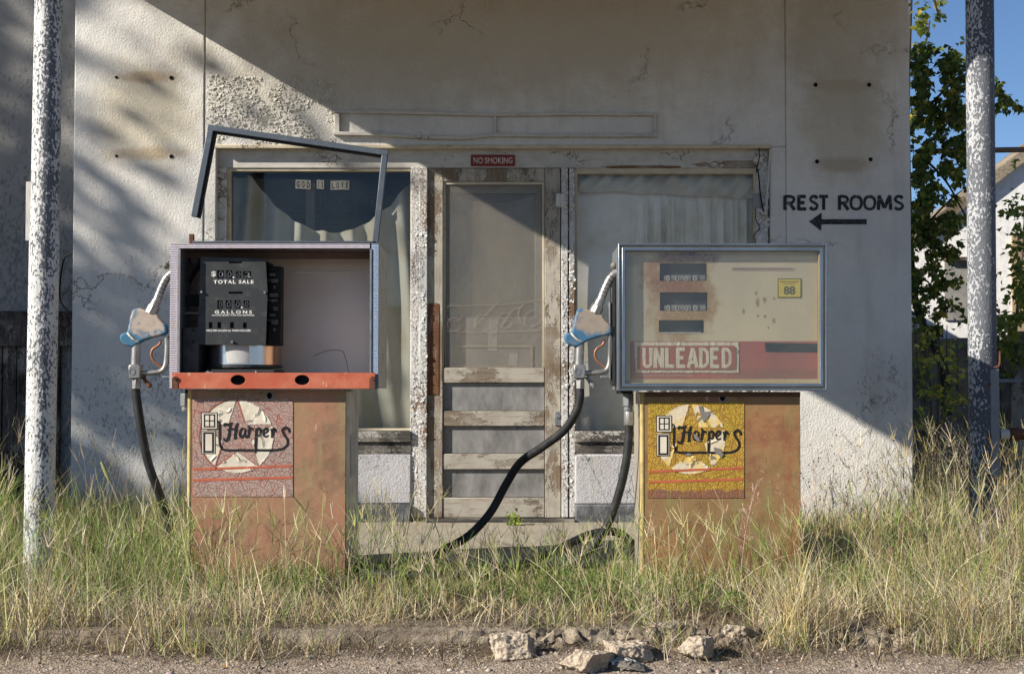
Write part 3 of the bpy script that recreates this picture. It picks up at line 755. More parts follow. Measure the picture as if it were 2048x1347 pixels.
# curled flakes of paint as real little shells
def chips(n, sampler, size, lift, mat, parent, name='paint_flakes', Y=WY, curl=1.0, align=False):
    V = []; F = []
    for k in range(n):
        x, z = sampler(); s = size * random.uniform(.45, 1.25); a = (random.choice([0, 1.57, 3.14, 4.71]) + random.gauss(0, .15)) if align else random.uniform(0, 6.28); asp = random.uniform(.6, 1.3)
        L = lift * random.uniform(.5, 1.4); base = len(V); ca, sa = math.cos(a), math.sin(a)
        jag = [random.uniform(.75, 1.15) for _ in range(9)]
        for i in range(3):
            for j in range(3):
                u = (i - 1) * s * .5 * jag[i*3+j]; w = (j - 1) * s * .5 * asp * jag[8-i*3-j]
                y = Y - .0012 - L * (i / 2) ** 1.8 * curl
                V.append((x + u*ca - w*sa, y, z + u*sa + w*ca))
        F += [(base+i*3+j, base+(i+1)*3+j, base+(i+1)*3+j+1, base+i*3+j+1) for i in range(2) for j in range(2)]
    return tag(np_mesh(name, V, F, mat, parent), kind='stuff')
M_FLAKE = plain('lifted white paint', (.60, .57, .50), .85, var=.25, ns=20)
M_FLAKEW = plain('lifted door trim paint', (.62, .62, .61), .8, var=.2, ns=20)
def samp_flake():
    while True:
        px = random.uniform(415, 670); py = random.uniform(130, 292)
        dens = noise.noise(Vector((px * .018, py * .022, 1.3)))
        if py > 150 + (px - 430) * .05 and dens > -.12 - (py - 150) / 900: return XZ(px, py, WY)
chips(1300, samp_flake, .014, .005, M_FLAKE, wall, Y=WY + .006)
def samp_flake2():
    px, py = random.choice([(1240, 195), (1120, 175), (1290, 215)]); return XZ(random.gauss(px, 75), random.gauss(py, 22), WY)
chips(90, samp_flake2, .010, .002, M_FLAKE, wall, Y=WY + .006)

# shop front woodwork
YF = WY + .055
b = MB(); b.box(oL, oR, YF, YF + .06, wz(333), zt - .001); b.build('header_board', M_HEAD, st, bevel=.003)
b = MB(); b.box(oL - .01, oR + .01, WY - .012, YF, wz(297), wz(290)); b.build('drip_moulding', M_CREAM, st, bevel=.003)

def shop_window(x0, x1, y0, y1, fl, ft, name='window'):
    """px frame box, glass inset"""
    # frame ring
    f = MB(); o = [XZ(x0, y1, WY), XZ(x1, y1, WY), XZ(x1, y0, WY), XZ(x0, y0, WY)]
    gx0, gx1, gy0, gy1 = fl
    i = [XZ(gx0, gy1, WY), XZ(gx1, gy1, WY), XZ(gx1, gy0, WY), XZ(gx0, gy0, WY)]
    f.plate(o, [i], YF + .01, YF + .07)
    fr = f.build(name, M_CREAM, st, bevel=.003)
    g = MB(); g.pbox(gx0 - 2, gy0 - 2, gx1 + 2, gy1 + 2, WY, YF + .045, YF + .049); g.build('pane', M_GLASS, fr)
    return fr
w1 = shop_window(430, 820, 333, 862, (457, 819, 339, 857), 0)
w2 = shop_window(1150, 1532, 333, 868, (1156, 1512, 344, 863), 0)
# inner stile strips of left window
b = MB(); b.pbox(431, 333, 447, 862, WY, YF - .012, YF + .01); b.build('casing', M_PEEL_TRIM, w1, bevel=.003)
b = MB(); b.pbox(1514, 300, 1541, 868, WY, YF - .02, YF + .012); b.build('casing', M_PEEL, w2, bevel=.003)
for (a, c_) in ((440, 822), (1150, 1541)):
    s1 = MB(); s1.pbox(a, 862, c_, 884, WY, WY + .01, YF + .08); sill = s1.build('sill', M_SILL, st, bevel=.004)
    s1 = MB(); s1.pbox(a, 885, c_, 908, WY, WY + .03, YF + .08); s1.build('apron_board', M_SILLDARK, st, bevel=.003)
    s1 = MB(); s1.pbox(a, 908, c_, 1008, WY, WY + .022, YF + .14); s1.build('base_panel', M_STUCCO_BASE, st, bevel=.01)
    s1 = MB(); s1.pbox(a, 1008, c_, 1062, WY, WY - .015, YF + .14); s1.build('foundation', M_FOUND, st, bevel=.01)
# trim posts with flaking paint
def post(px0, px1, y0=300, proud=.0, mat=None, ybot=1035):
    b = MB(); b.pbox(px0, y0, px1, ybot, WY, YF - .02 - proud, YF + .08); return b.build('trim_post', mat or M_PEEL, st, bevel=.004)
tp = [post(821, 836, 333), post(837.5, 853, 333, .008), post(1123, 1137, 333, .004), post(1138.5, 1151, 333)]
def samp_strip(a, b_, y0, y1):
    def f():
        while True:
            px = random.uniform(a, b_); py = random.uniform(y0, y1)
            if noise.noise(Vector((px * .05, py * .02, a))) > -.15: return XZ(px, py, WY)
    return f
chips(160, samp_strip(823, 835, 430, 1000), .013, .0028, M_FLAKEW, tp[0], Y=YF - .021)
chips(173, samp_strip(839, 852, 430, 1000), .013, .0028, M_FLAKEW, tp[1], Y=YF - .029)
chips(101, samp_strip(1124, 1137, 380, 1000), .013, .0028, M_FLAKEW, tp[2], Y=YF - .025)
chips(79, samp_strip(1139, 1150, 500, 1000), .013, .0028, M_FLAKEW, tp[3], Y=YF - .021)
chips(110, samp_strip(1515, 1540, 320, 480), .018, .006, M_FLAKEW, w2, Y=YF - .021)

# door
dr = MB(); o = [XZ(854, 1036, WY), XZ(1122, 1036, WY), XZ(1122, 334, WY), XZ(854, 334, WY)]
YD = YF - .005
door = bpy.data.objects.new('door', None); link(door, st)
b = MB(); b.pbox(854, 334, 884, 1036, WY, YD, YD + .04); b.pbox(1090, 334, 1122, 1036, WY, YD, YD + .04); b.build('stile', M_JAMB, door, bevel=.003)
b = MB(); b.pbox(884.5, 334, 1089.5, 360, WY, YD + .003, YD + .04); b.build('top_rail', M_JAMB, door, bevel=.003)
b = MB()
b.pbox(853.3, 606, 877, 790, WY, YD - .004, YD); b.build('bare_patch', M_BARE, door, bevel=.002)
for (a, c_) in ((735, 765), (822, 852), (908, 939)):
    b = MB(); b.pbox(884.5, a, 1089.5, c_, WY, YD + .006, YD + .03); b.build('rail', M_RAIL, door, bevel=.004)
b = MB(); b.pbox(884.5, 996, 1089.5, 1036, WY, YD + .006, YD + .03); b.build('bottom_rail', M_RAIL, door, bevel=.004)
b = MB()
o = [XZ(884.5, 734.5, WY), XZ(1089.5, 734.5, WY), XZ(1089.5, 360.5, WY), XZ(884.5, 360.5, WY)]
i = [XZ(890, 734, WY), XZ(1085, 734, WY), XZ(1085, 366, WY), XZ(890, 366, WY)]
b.plate(o, [i], YD + .012, YD + .03); b.build('screen_bead', M_CREAM, door, bevel=.002)
M_SCREEN = glass('dusty insect screen', .14, (.40, .36, .29), refl=.0, ns=2.2, rough=.6)
b = MB(); b.pbox(885, 361, 1089, 735, WY, YD + .022, YD + .0225); b.build('insect_screen', M_SCREEN, door)
# inner door
b = MB()
o = [XZ(886, 1034, WY), XZ(1088, 1034, WY), XZ(1088, 362, WY), XZ(886, 362, WY)]
hl = [[XZ(898, 632, WY), XZ(1070, 632, WY), XZ(1070, 381, WY), XZ(898, 381, WY)]]
b.plate(o, hl, YD + .07, YD + .11); idoor = b.build('inner_door', plain('grey inner door paint', (.36, .34, .31), .7, ns=3), door, bevel=.004)
b = MB()
for (a, c_) in ((690, 734), (770, 818), (856, 905), (942, 994)):
    o = [XZ(900, c_, WY), XZ(1066, c_, WY), XZ(1066, a, WY), XZ(900, a, WY)]; i = [XZ(904, c_ - 3, WY), XZ(1062, c_ - 3, WY), XZ(1062, a + 3, WY), XZ(904, a + 3, WY)]
    b.plate(o, [i], YD + .063, YD + .07)
b.build('panel_bead', M_CREAM, door)
b = MB(); b.pbox(898, 381, 1070, 632, WY, YD + .09, YD + .093); b.build('door_pane', M_GLASS_DIRTY, door)
for (a, c_) in ((766, 821), (853, 907), (940, 995)):
    b = MB(); b.pbox(885, a, 1089, c_, WY, YD + .03, YD + .033); b.build('lower_pane', M_GLASS_LOW, door)
M_PAPER = plain('pale paper', (.5, .48, .44), .8)
for (a, bb, c_) in ((987, 636, 700), (1028, 705, 730), (978, 955, 990)):
    MB().ribbon([XZ(a, bb, WY), XZ(a - 3, c_, WY)], .055, YD + .0685).build('paper_scrap', M_PAPER, door)
# scrollwork across the screen
b = MB()
def arc(cx, cy, r, a0, a1, n=18): return [W(cx + r * math.cos(R(a0 + (a1-a0)*k/n)), cy + r * math.sin(R(a0 + (a1-a0)*k/n)), YD + .014) for k in range(n+1)]
wr = .0006
for ctrl in ([(888, 612), (960, 610), (1020, 607), (1088, 598)], [(888, 662), (960, 664), (1030, 662), (1088, 661)], [(945, 655), (970, 630), (1000, 600)], [(1000, 655), (1025, 620), (1040, 615)]):
    b.tube(cat([W(x, y, YD + .014) for x, y in ctrl], 6), wr, 6)
for (cx, cy, r) in ((908, 625, 17), (908, 648, 13), (965, 645, 16), (1010, 640, 15), (1068, 640, 20), (1060, 628, 24)):
    b.tube(arc(cx, cy, r, 20, 340), wr, 6)
b.build('scrollwork', plain('pale dusty wire', (.42, .38, .30), .7), door)
b = MB(); b.pbox(1110, 823, 1126, 851, WY, YD - .012, YD + .005); b.pbox(1113, 829, 1122, 836, WY, YD - .02, YD - .01); b.build('latch', M_GREYMETAL, door, bevel=.003)
# threshold
b = MB(); b.pbox(852, 1037, 1150, 1052, WY, WY - .05, YF + .1); b.build('threshold', M_SILL, st, bevel=.006)
# film behind the door glass with a sagging top edge
b = MB(); nx, nz = 40, 30
for j in range(nz + 1):
    for i in range(nx + 1):
        u = i / nx; v = j / nz
        px = 890 + 188 * u; top = 380 + 22 * math.sin(math.pi * min(1, max(0, (u - .1) / .85))) ** .8 * (1 - .2 * u)
        py = top + (640 - top) * v
        p = W(px, py, WY); b.v.append((p[0], YD + .13 + .012 * math.sin(9 * u + 5 * v) + .01 * noise.noise(Vector((u * 4, v * 4, 0))), p[2]))
b.f = [(j*(nx+1)+i, j*(nx+1)+i+1, (j+1)*(nx+1)+i+1, (j+1)*(nx+1)+i) for j in range(nz) for i in range(nx)]
o = b.build('door_shade', M_FILM, smooth=True, fix=False); tag(o, 'brown sagging shade behind the glass of the screen door', 'shade')

# curtains
def curtain(name, px0, px1, topf, pyb, Y, foldf, mat, label, nx=160, nz=50):
    b = MB()
    for j in range(nz + 1):
        for i in range(nx + 1):
            u = i / nx; v = j / nz; px = px0 + (px1 - px0) * u; t = topf(u); py = t + (pyb - t) * v
            p = W(px, py, WY); b.v.append((p[0], Y + foldf(u, v), p[2]))
    b.f = [(j*(nx+1)+i, j*(nx+1)+i+1, (j+1)*(nx+1)+i+1, (j+1)*(nx+1)+i) for j in range(nz) for i in range(nx)]
    o = b.build(name, mat, smooth=True, fix=False); return tag(o, label, 'curtain')
def lt(u):
    px = 450 + 376 * u
    y = 455 - 112 * (abs(px - 655) / 165) ** 2.1
    return max(342, y) + (1.2 * math.sin(u * 60) + 2.2 * noise.noise(Vector((u * 22, 0, 0)))) * (1 if abs(px - 655) < 160 else 0)
curtain('curtain', 450, 826, lt, 880, YF + .19, lambda u, v: .034 * math.sin(u * 46 + 5.0 * v * math.cos(u * 3)) * (1.1 - .4 * v) + .015 * noise.noise(Vector((u * 9, v * 3, 2))) + .02 * math.sin(u * 14 - 4 * v), M_CURTAIN, 'off white curtain sagging from its top edge in the left window')
def ftop(u): return 340 + 4 * math.sin(u * 11)
def rfold(u, v):
    s_ = min(1, max(0, (u - .28) / .1)) * min(1, max(0, (v - .08) / .05))
    return .006 * math.sin(u * 25) + s_ * (.022 * math.sin(u * 95) + .012 * math.sin(u * 171 + 1)) + .01 * math.sin(14 * (u - .35 * v) ) * (1 - s_)
curtain('curtain', 1148, 1540, ftop, 880, YF + .17, rfold, M_CURTAIN2, 'pale pleated curtain hanging straight in the right window', nx=240)
b = MB(); nx, nz = 160, 12
for j in range(nz + 1):
    for i in range(nx + 1):
        u = i / nx; v = j / nz; px = 1160 + 375 * u; top = 341; bot = 372 + 18 * u + 1.5 * math.sin(u * 23) + (10 * (.25 - u) if u < .25 else 0)
        p = W(px, top + (bot - top) * v, WY)
        b.v.append((p[0], YF + .13 + .012 * math.sin(u * 70 + 6 * v) * (1 - .3 * v) - .02 * math.sin(math.pi * v) + .01 * math.sin(u * 33 - 3 * v), p[2]))
b.f = [(j*(nx+1)+i, j*(nx+1)+i+1, (j+1)*(nx+1)+i+1, (j+1)*(nx+1)+i) for j in range(nz) for i in range(nx)]
o = b.build('valance', cloth('dull cream valance cloth', (.66, .63, .52), .06), smooth=True, fix=False); tag(o, 'gathered cloth valance folded across the top of the right window', 'valance')
b = MB(); b.pbox(580, 335, 597, 700, WY, YF + .6, YF + .65); o = b.build('pole_reflection', plain('reflected pole', (.30, .27, .2), .8)); tag(o, 'thin upright strip added inside the left window in place of a pole reflection', 'post')  # added upright imitates a pole's reflection in the window glass

# GOD IS LOVE letters: dark print on little pale tiles, stuck on the glass
gl = thing('window_letters', (wx(640), YF + .04, wz(375)), 'small square letter stickers reading GOD IS LOVE on the left window', 'stickers')
M_TILE = plain('pale sticker', (.17, .168, .155), .6)
M_TILEINK = plain('dark sticker ink', (.02, .02, .022), .6)
for wd, a, c_ in (('GOD', 586, 617), ('IS', 629, 644), ('LOVE', 657, 695)):
    n = len(wd); s_ = (c_ - a) / n
    for k, ch in enumerate(wd):
        yo = random.uniform(-.8, .8) + (1.5 if a > 650 else 0)
        b = MB(); b.pbox(a + k*s_ + .2, 355.5 + yo, a + (k+1)*s_ - .2, 373.5 + yo, WY, YF + .042, YF + .0445)
        tl = b.build('tile', M_TILE, gl)
        text(ch, a + k*s_ + (2.2 if ch != 'I' else 3.3), 358 + yo, a + (k+1)*s_ - (2.2 if ch != 'I' else 3.3), 371 + yo, WY, M_TILEINK, tl, name='letter', off=.03, ydep=YF + .0412)

# NO SMOKING sign
sg = thing('no_smoking_sign', (wx(985), YF, wz(330)), 'small red no smoking sign above the door', 'sign')
def rrect(px0, py0, px1, py1, Y, r, n=5):
    a = XZ(px0, py1, Y); c_ = XZ(px1, py0, Y); pts = []
    for (cx, cz, a0) in ((c_[0]-r, c_[1]-r, 0), (a[0]+r, c_[1]-r, 90), (a[0]+r, a[1]+r, 180), (c_[0]-r, a[1]+r, 270)):
        for k in range(n+1):
            t = R(a0 + 90 * k / n); pts.append((cx + r * math.cos(t), cz + r * math.sin(t)))
    return pts
b = MB(); b.prism(rrect(941, 307, 1030, 330, WY, .008), YF - .012, YF - .001); b.build('plate', M_SIGNRED, sg, bevel=.003)
b = MB(); b.plate(rrect(943, 309, 1028, 328, WY, .006), [rrect(944.5, 310.5, 1026.5, 326.5, WY, .005)], YF - .014, YF - .012); b.build('border', plain('dull red border', (.16, .03, .03), .6), sg)
text('NO SMOKING', 946.5, 312.5, 1025, 325, WY, M_SIGNWHITE, sg, off=.02, ydep=YF - .0135)

# electrical bits
bx_ = thing('junction_box', (wx(1122), YF, wz(412)), 'small painted electrical box on the door frame with flaking paint', 'electrical box')
b = MB(); b.pbox(1112, 386, 1134, 413, WY, YD - .035, YD); b.build('cover', M_PEEL, bx_, bevel=.006)
b = MB(); b.tube(cat([W(1123, 387, YD - .01), W(1125, 372, YD - .008), W(1128, 345, YD - .005)], 4), .004, 8); b.build('wire', M_PEEL_TRIM, bx_)
b = MB(); b.tube(cat([W(1125, 412, YD - .01), W(1135, 420, YD - .012), W(1150, 421, YD - .012)], 4), .003, 8)
b.build('wire', M_PEEL_TRIM, bx_)
cf = thing('conduit_bracket', (wx(1517), WY, wz(420)), 'tangle of wires and a small grey box at the top corner of the right window', 'wiring')
b = MB(); b.pbox(1507, 386, 1523, 415, WY, YF - .04, YF - .015); b.build('box', plain('grey blue box', (.25, .27, .29), .6), cf, bevel=.004)
b = MB()
b.tube(cat([W(1512, 330, YF - .05), W(1517, 350, YF - .05), W(1521, 390, YF - .05), W(1527, 424, YF - .05)], 6), .0045, 8)
b.tube(cat([W(1518, 296, WY - .02), W(1519, 312, WY - .02), W(1515, 330, WY - .02), W(1512, 345, WY - .01)], 6), .003, 8)
b.tube(cat([W(1510, 415, YF - .03), W(1512, 440, YF - .03), W(1520, 455, YF - .03), W(1508, 470, YF - .03), W(1511, 487, YF - .03)], 6), .0028, 8)
b.build('cable', M_BLACK, cf, smooth=True)
b = MB(); b.tube([W(1540, 300, WY - .01), W(1538, 330, WY - .01), W(1533, 420, WY - .01)], .005, 8); b.pbox(1508, 315, 1524, 325, WY, WY - .02, WY + .03); b.pbox(1522, 424, 1534, 430, WY, WY - .01, WY + .03)
b.build('bracket', M_PEEL_TRIM, cf)

# recessed wall and timber at the far left
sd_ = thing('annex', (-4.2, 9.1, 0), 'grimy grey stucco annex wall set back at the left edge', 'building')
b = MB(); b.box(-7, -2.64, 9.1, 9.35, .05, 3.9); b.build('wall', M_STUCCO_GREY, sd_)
b = MB(); q = Z(622, 9.05); b.box(-7, -2.64, 9.02, 9.1, Z(692, 9.05), q); b.build('beam', M_DARKWOOD, sd_, bevel=.004)
b = MB()
for k in range(9): b.box(X(-140 + 29 * k, 9.05), X(-140 + 29 * k + 27, 9.05), 9.055 + .006 * (k % 2), 9.098, .09, Z(622 + (k % 3) * 3, 9.05) - .03)
pl = b.build('plank_door', M_DARKWOOD, sd_, bevel=.003)

# ------------------------------------------------------------------ canopy posts
def canopy_post(pts, r, mat, label):
    t = thing('canopy_post', (pts[0][0], pts[0][1], 0), label, 'post', 'posts holding the canopy')
    b = MB(); n = 60; P = [Vector(p) for p in pts]
    cc = cat([tuple(p) for p in P], 20); rs = [r(i / (len(cc)-1)) for i in range(len(cc))]
    b.tube(cc, rs, 40); b.build('shaft', mat, t, smooth=True); return t
YPO = 6.55
YPL = 6.1
bl = X(77, YPL, 1060); tl_ = X(101, YPL, 0)
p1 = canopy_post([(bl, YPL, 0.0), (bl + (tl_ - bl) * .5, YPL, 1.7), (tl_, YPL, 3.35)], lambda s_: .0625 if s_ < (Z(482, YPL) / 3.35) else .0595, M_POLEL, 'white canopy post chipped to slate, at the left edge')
b = MB(); b.pbox(49, 362, 67, 480, YPL, YPL + .02, YPL + .10); b.build('bracket_plate', peel_wood('painted bracket', (.50, .48, .46), (.3, .13, .06), (.2, .08, .04), amount=.6), p1, bevel=.002)
b = MB(); b.tube([W(66, 375, YPL), W(72, 375, YPL)], .02, 12); b.pbox(64, 375, 74, 490, YPL, YPL + .0, YPL + .05); b.build('hinge_leaf', M_POLER, p1, bevel=.004)
b = MB(); b.tube(cat([W(142, 508, YPL + .4), W(128, 520, YPL + .1), W(121, 560, YPL + .07), W(121, 600, YPL + .07), W(138, 625, YPL + .4)], 8), .004, 8); b.build('wire', M_BLACK, p1, smooth=True)
br_ = X(1967, YPO, 1060); tr_ = X(1960, YPO, 0)
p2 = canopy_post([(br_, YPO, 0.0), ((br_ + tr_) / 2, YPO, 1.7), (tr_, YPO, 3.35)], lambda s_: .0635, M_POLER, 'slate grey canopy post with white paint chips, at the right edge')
b = MB(); b.pbox(1971, 738, 1991, 950, YPO, YPO - .065, YPO + .02); b.build('channel', plain('grey channel paint', (.20, .215, .235), .6, var=.2), p2, bevel=.003)
b = MB(); b.tube(cat([W(1974, 734, YPO - .05), W(1992, 734, YPO - .05), W(1999, 728, YPO - .05), W(2000, 702, YPO - .05)], 6), .0055, 10); b.build('hook', M_RUST, p2, smooth=True)
for py_, rr__ in ((768, .007), (872, .010)): MB().tube([W(1979, py_, YPO - .068), W(1979, py_, YPO - .062)], rr__, 10).build('bolt', M_RUST, p2)
# gas pipe by the right post
gp = thing('pipe', (X(1975, 6.62), 6.62, 0), 'grey elbow pipe with a white coupling and rusty end beside the right post', 'pipe')
ya = 6.58
b = MB(); b.tube(cat([W(1976, 1120, ya), W(1976, 1000, ya), W(1976, 905, ya), W(1978, 880, ya), W(1990, 869, ya), W(2003, 868, ya)], 6), .021, 16); b.tube([W(1976, 905, ya), W(1976, 893, ya)], .029, 16); b.build('elbow', M_FRAMEGREY, gp, smooth=True)
b = MB(); b.tube([W(1999, 868, ya), W(2017, 868, ya)], .024, 16); b.build('coupling', M_WHITE, gp, smooth=True)
b = MB(); b.tube([W(2017, 868, ya), W(2110, 866, ya)], .026, 16); b.tube([W(2022, 868, ya), W(2036, 868, ya)], .031, 16); b.build('rusty_section', M_RUST, gp, smooth=True)
b = MB(); b.pbox(1968, 1010, 1998, 1045, ya, ya - .03, ya + .03); b.build('valve', M_GREYMETAL, gp, bevel=.008)

# ------------------------------------------------------------------ pumps
YH = 6.0
def PB(b, x0, y0, x1, y1, ya_, yb, Y=YH): return b.pbox(x0, y0, x1, y1, Y, ya_, yb)
def ell(px, py, rx, ry, Y, n=24):
    return [XZ(px + rx * math.cos(2*math.pi*k/n), py + ry * math.sin(2*math.pi*k/n), Y) for k in range(n)]
def rect(x0, y0, x1, y1, Y): return [XZ(x0, y1, Y), XZ(x1, y1, Y), XZ(x1, y0, Y), XZ(x0, y0, Y)]

def region_grid(mask, px0, py0, px1, py1, Y, y, mat, parent, name, step=.45, lift=None):
    """sheet of cells inside a mask given in photo pixels; lift bows the torn edge off the panel"""
    nx = int((px1 - px0) / step); ny = int((py1 - py0) / step)
    keep = np.zeros((nx, ny), bool)
    for i in range(nx):
        for j in range(ny): keep[i, j] = mask(px0 + (i + .5) * step, py0 + (j + .5) * step)
    idx = {}; V = []; F = []
    def vid(i, j):
        if (i, j) not in idx:
            px, py = px0 + i * step, py0 + j * step; p = XZ(px, py, Y); l = lift(px, py) if lift else 0
            idx[(i, j)] = len(V); V.append((p[0], y - l, p[1]))
        return idx[(i, j)]
    for i in range(nx):
        for j in range(ny):
            if keep[i, j]: F.append((vid(i, j+1), vid(i+1, j+1), vid(i+1, j), vid(i, j)))
    return np_mesh(name, V, F, mat, parent, smooth=True)

def decal(cab, px0, py0, px1, py1, Y, base, cream, seed, variant):
    sx = (px1 - px0) / 200; sy = (py1 - py0) / 195
    D = lambda zx, zy: (px0 + (zx / 6.414 - 6) * sx, py0 + (zy / 6.414 - 7) * sy)     # traced at 6.414x
    d = MB(); d.prism(rect(px0, py0, px1, py1, Y), Y - .0025, Y - .0002); dec = d.build('decal', base, cab)
    C = D(607, 528); Rr = 75.0 * sx
    tips = [(C[0] + Rr * 1.02 * math.cos(R(-90 + 72 * k)), C[1] + Rr * 1.02 * math.sin(R(-90 + 72 * k))) for k in range(5)]
    def inside_star(px, py):
        # star polygon test: inside at least 4 of 5 half planes
        cnt = 0
        for k in range(5):
            a = tips[k]; b_ = tips[(k + 2) % 5]
            s_ = (b_[0]-a[0])*(py-a[1]) - (b_[1]-a[1])*(px-a[0]); cnt += s_ > -130
        return cnt >= 4
    def nz(px, py, f, o): return noise.noise(Vector((px * f, py * f, seed + o)))
    rd = random.Random(int(seed * 10)); cracks = []; tri = []
    for k_ in range(15 if variant == 1 else 24):
        a_ = rd.uniform(0, 6.28); ra = Rr * rd.uniform(.35, .95); p = np.array([C[0] + ra * math.cos(a_), C[1] + ra * math.sin(a_)])
        th = rd.uniform(0, 6.28); seg_ = [p]
        for _ in range(rd.randint(2, 4)):
            th += rd.gauss(0, .6); p = p + np.array([math.cos(th), math.sin(th)]) * rd.uniform(4, 10) * sx; seg_.append(p)
        cracks += list(zip(seg_[:-1], seg_[1:]))
    for k_ in range(4 if variant == 1 else 9):
        a_ = rd.uniform(0, 6.28); ra = Rr * rd.uniform(.45, .9); cx_, cy_ = C[0] + ra * math.cos(a_), C[1] + ra * math.sin(a_); l_ = rd.uniform(6, 11 if variant == 1 else 15) * sx; t0 = rd.uniform(0, 6.28)
        tri.append([(cx_ + l_ * q_ * math.cos(t0 + d_), cy_ + l_ * q_ * math.sin(t0 + d_)) for d_, q_ in ((0, 1.3), (2.3, .9), (3.9, .7))])
    def intri(px, py, T_):
        sg_ = [(T_[(i+1) % 3][0]-T_[i][0])*(py-T_[i][1]) - (T_[(i+1) % 3][1]-T_[i][1])*(px-T_[i][0]) for i in range(3)]
        return all(v > 0 for v in sg_) or all(v < 0 for v in sg_)
    def dcrack(px, py):
        best = (9, 0)
        for a_, b_ in cracks:
            ab = b_ - a_; L2 = ab.dot(ab); t = max(0, min(1, ((px - a_[0]) * ab[0] + (py - a_[1]) * ab[1]) / L2)); dx_, dy_ = px - a_[0] - t * ab[0], py - a_[1] - t * ab[1]
            d_ = math.hypot(dx_, dy_)
            if d_ < best[0]: best = (d_, 1 if ab[0] * dy_ - ab[1] * dx_ > 0 else -1)
        return best
    def mask(px, py):
        w = 1.0 * nz(px, py, .25, 0) + .9 * nz(px, py, .8, 5)
        r = math.hypot(px - C[0], py - C[1])
        if r > Rr - 2.5 + w: return False
        if inside_star(px + w, py + w): return False
        if dcrack(px, py)[0] < .5: return False
        for T_ in tri:
            if intri(px + w * .6, py + w * .6, T_): return False
        return True
    def lift(px, py):
        if px < px0 + 52 * sx and py < py0 + 112 * sy and py > py0 + 18 * sy: return .0006
        d_, sd_1 = dcrack(px, py); r = math.hypot(px - C[0], py - C[1]); e = max(0, (r - Rr + 12) / 12)
        return .0008 + (.0035 * max(0, 1 - d_ / 5) if sd_1 > 0 else 0) + .002 * e * max(0, nz(px, py, .06, 8) + .2) + .0005 * nz(px, py, .12, 4)
    zA, zB = Z(py0, Y), Z(py1, Y)
    def surf(x, z):
        px = 1024 + x * FPX / Y; py = py0 + (z - zA) / (zB - zA) * (py1 - py0)
        r = math.hypot(px - C[0], py - C[1])
        return (Y - .0030 - lift(px, py) - .0008) if (r < Rr + 1 and not inside_star(px, py)) else Y - .0036
    region_grid(mask, C[0]-Rr, C[1]-Rr, C[0]+Rr, C[1]+Rr, Y, Y - .003, cream, dec, 'circle_patch', .5, lift)
    # lettering, icon, stripes
    q = lambda zx, zy: XZ(*D(zx, zy), Y)
    k = 1 / 6.414 / 470 * sx
    red = MB()
    red.ribbon([q(45 + 1265*t_/50, 950 - 45*t_/50) for t_ in range(51)], 30 * k, surf)
    red.ribbon([q(45 + 1265*t_/50, 1088 - 36*t_/50) for t_ in range(51)], 30 * k, surf)
    red.build('stripe', M_DECRED, dec)
    if variant == 1:
        rr = MB()
        pts = [XZ(C[0] + (Rr + 1.5) * math.cos(R(a)), C[1] + (Rr + 1.5) * math.sin(R(a)), Y) for a in range(-100, 140, 6)] ; 
        pts2 = [XZ(C[0] + (Rr + 1.0) * math.cos(R(a)), C[1] + (Rr + 1.0) * math.sin(R(a)), Y) for a in range(120, 262, 6)]
        rr.ribbon(pts2, 14 * k, Y - .0040)
        for a_, b_ in ((0, 2), (3, 1)):
            p_, q_ = tips[a_], tips[b_]
            rr.ribbon([XZ(p_[0], p_[1], Y), XZ(p_[0] + (q_[0]-p_[0]) * .36, p_[1] + (q_[1]-p_[1]) * .36, Y)], 20 * k, Y - .0041)
        rr.ribbon([XZ(*tips[3], Y), XZ(tips[3][0] * .64 + tips[0][0] * .36, tips[3][1] * .64 + tips[0][1] * .36, Y)], 14 * k, Y - .0039)
        rr.build('star_outline', plain('faded brick outline', (.36, .12, .08), .7), dec)
    else:
        gg = MB()
        for P_ in ([(880, 130), (930, 150), (940, 240), (1000, 200), (990, 330), (930, 380), (900, 300)], [(1010, 560), (1080, 600), (1100, 700), (1050, 720), (960, 660), (930, 600)]):
            pass
        g2 = lambda zx, zy: XZ(1240 + zx / 3.9625, 760 + zy / 3.9625, Y)
        for pts in ([(620, 205), (645, 200), (665, 250), (720, 245), (690, 300), (660, 330), (640, 280)], [(740, 530), (790, 540), (820, 590), (800, 610), (750, 570)], [(580, 420), (610, 440), (640, 480), (610, 480), (585, 455)], [(510, 590), (540, 575), (570, 585), (540, 600)], [(700, 590), (740, 600), (760, 620), (720, 615)]):
            MB().prism([g2(*p) for p in pts], Y - .0072, Y - .0050).build('torn_patch', bpy.data.materials.get('grey torn backing') or plain('grey torn backing', (.22, .20, .18), .6), dec)
    ink = MB(); yi = Y - .0046; inky = lambda o: (lambda x, z: surf(x, z) - .0003 - o)
    hose = cat([(352, 335), (378, 350), (385, 420), (383, 580), (400, 650), (450, 700), (700, 703), (1000, 703), (1060, 703), (1120, 700), (1200, 680), (1250, 630), (1252, 570), (1215, 510), (1188, 455), (1200, 425), (1235, 413), (1268, 432), (1278, 475)], 14)
    ink.ribbon([q(*p) for p in hose], [k * 31] * len(hose), inky(0))
    ink.ribbon([q(1195, 440), q(1232, 405), q(1272, 440)], 34 * k, inky(.0002))
    def st_(pts, w, o=0): 
        c_ = cat(pts, 9); n = len(c_)
        ink.ribbon([q(*p) for p in c_], [k * w * 1.25 * (.65 + .5 * math.sin(math.pi * i / (n-1))) for i in range(n)], inky(.0003 + o))
    st_([(440, 400), (450, 370), (500, 375), (548, 352)], 26); st_([(525, 365), (512, 440), (500, 520), (480, 570), (450, 575), (432, 548)], 26, .0001)
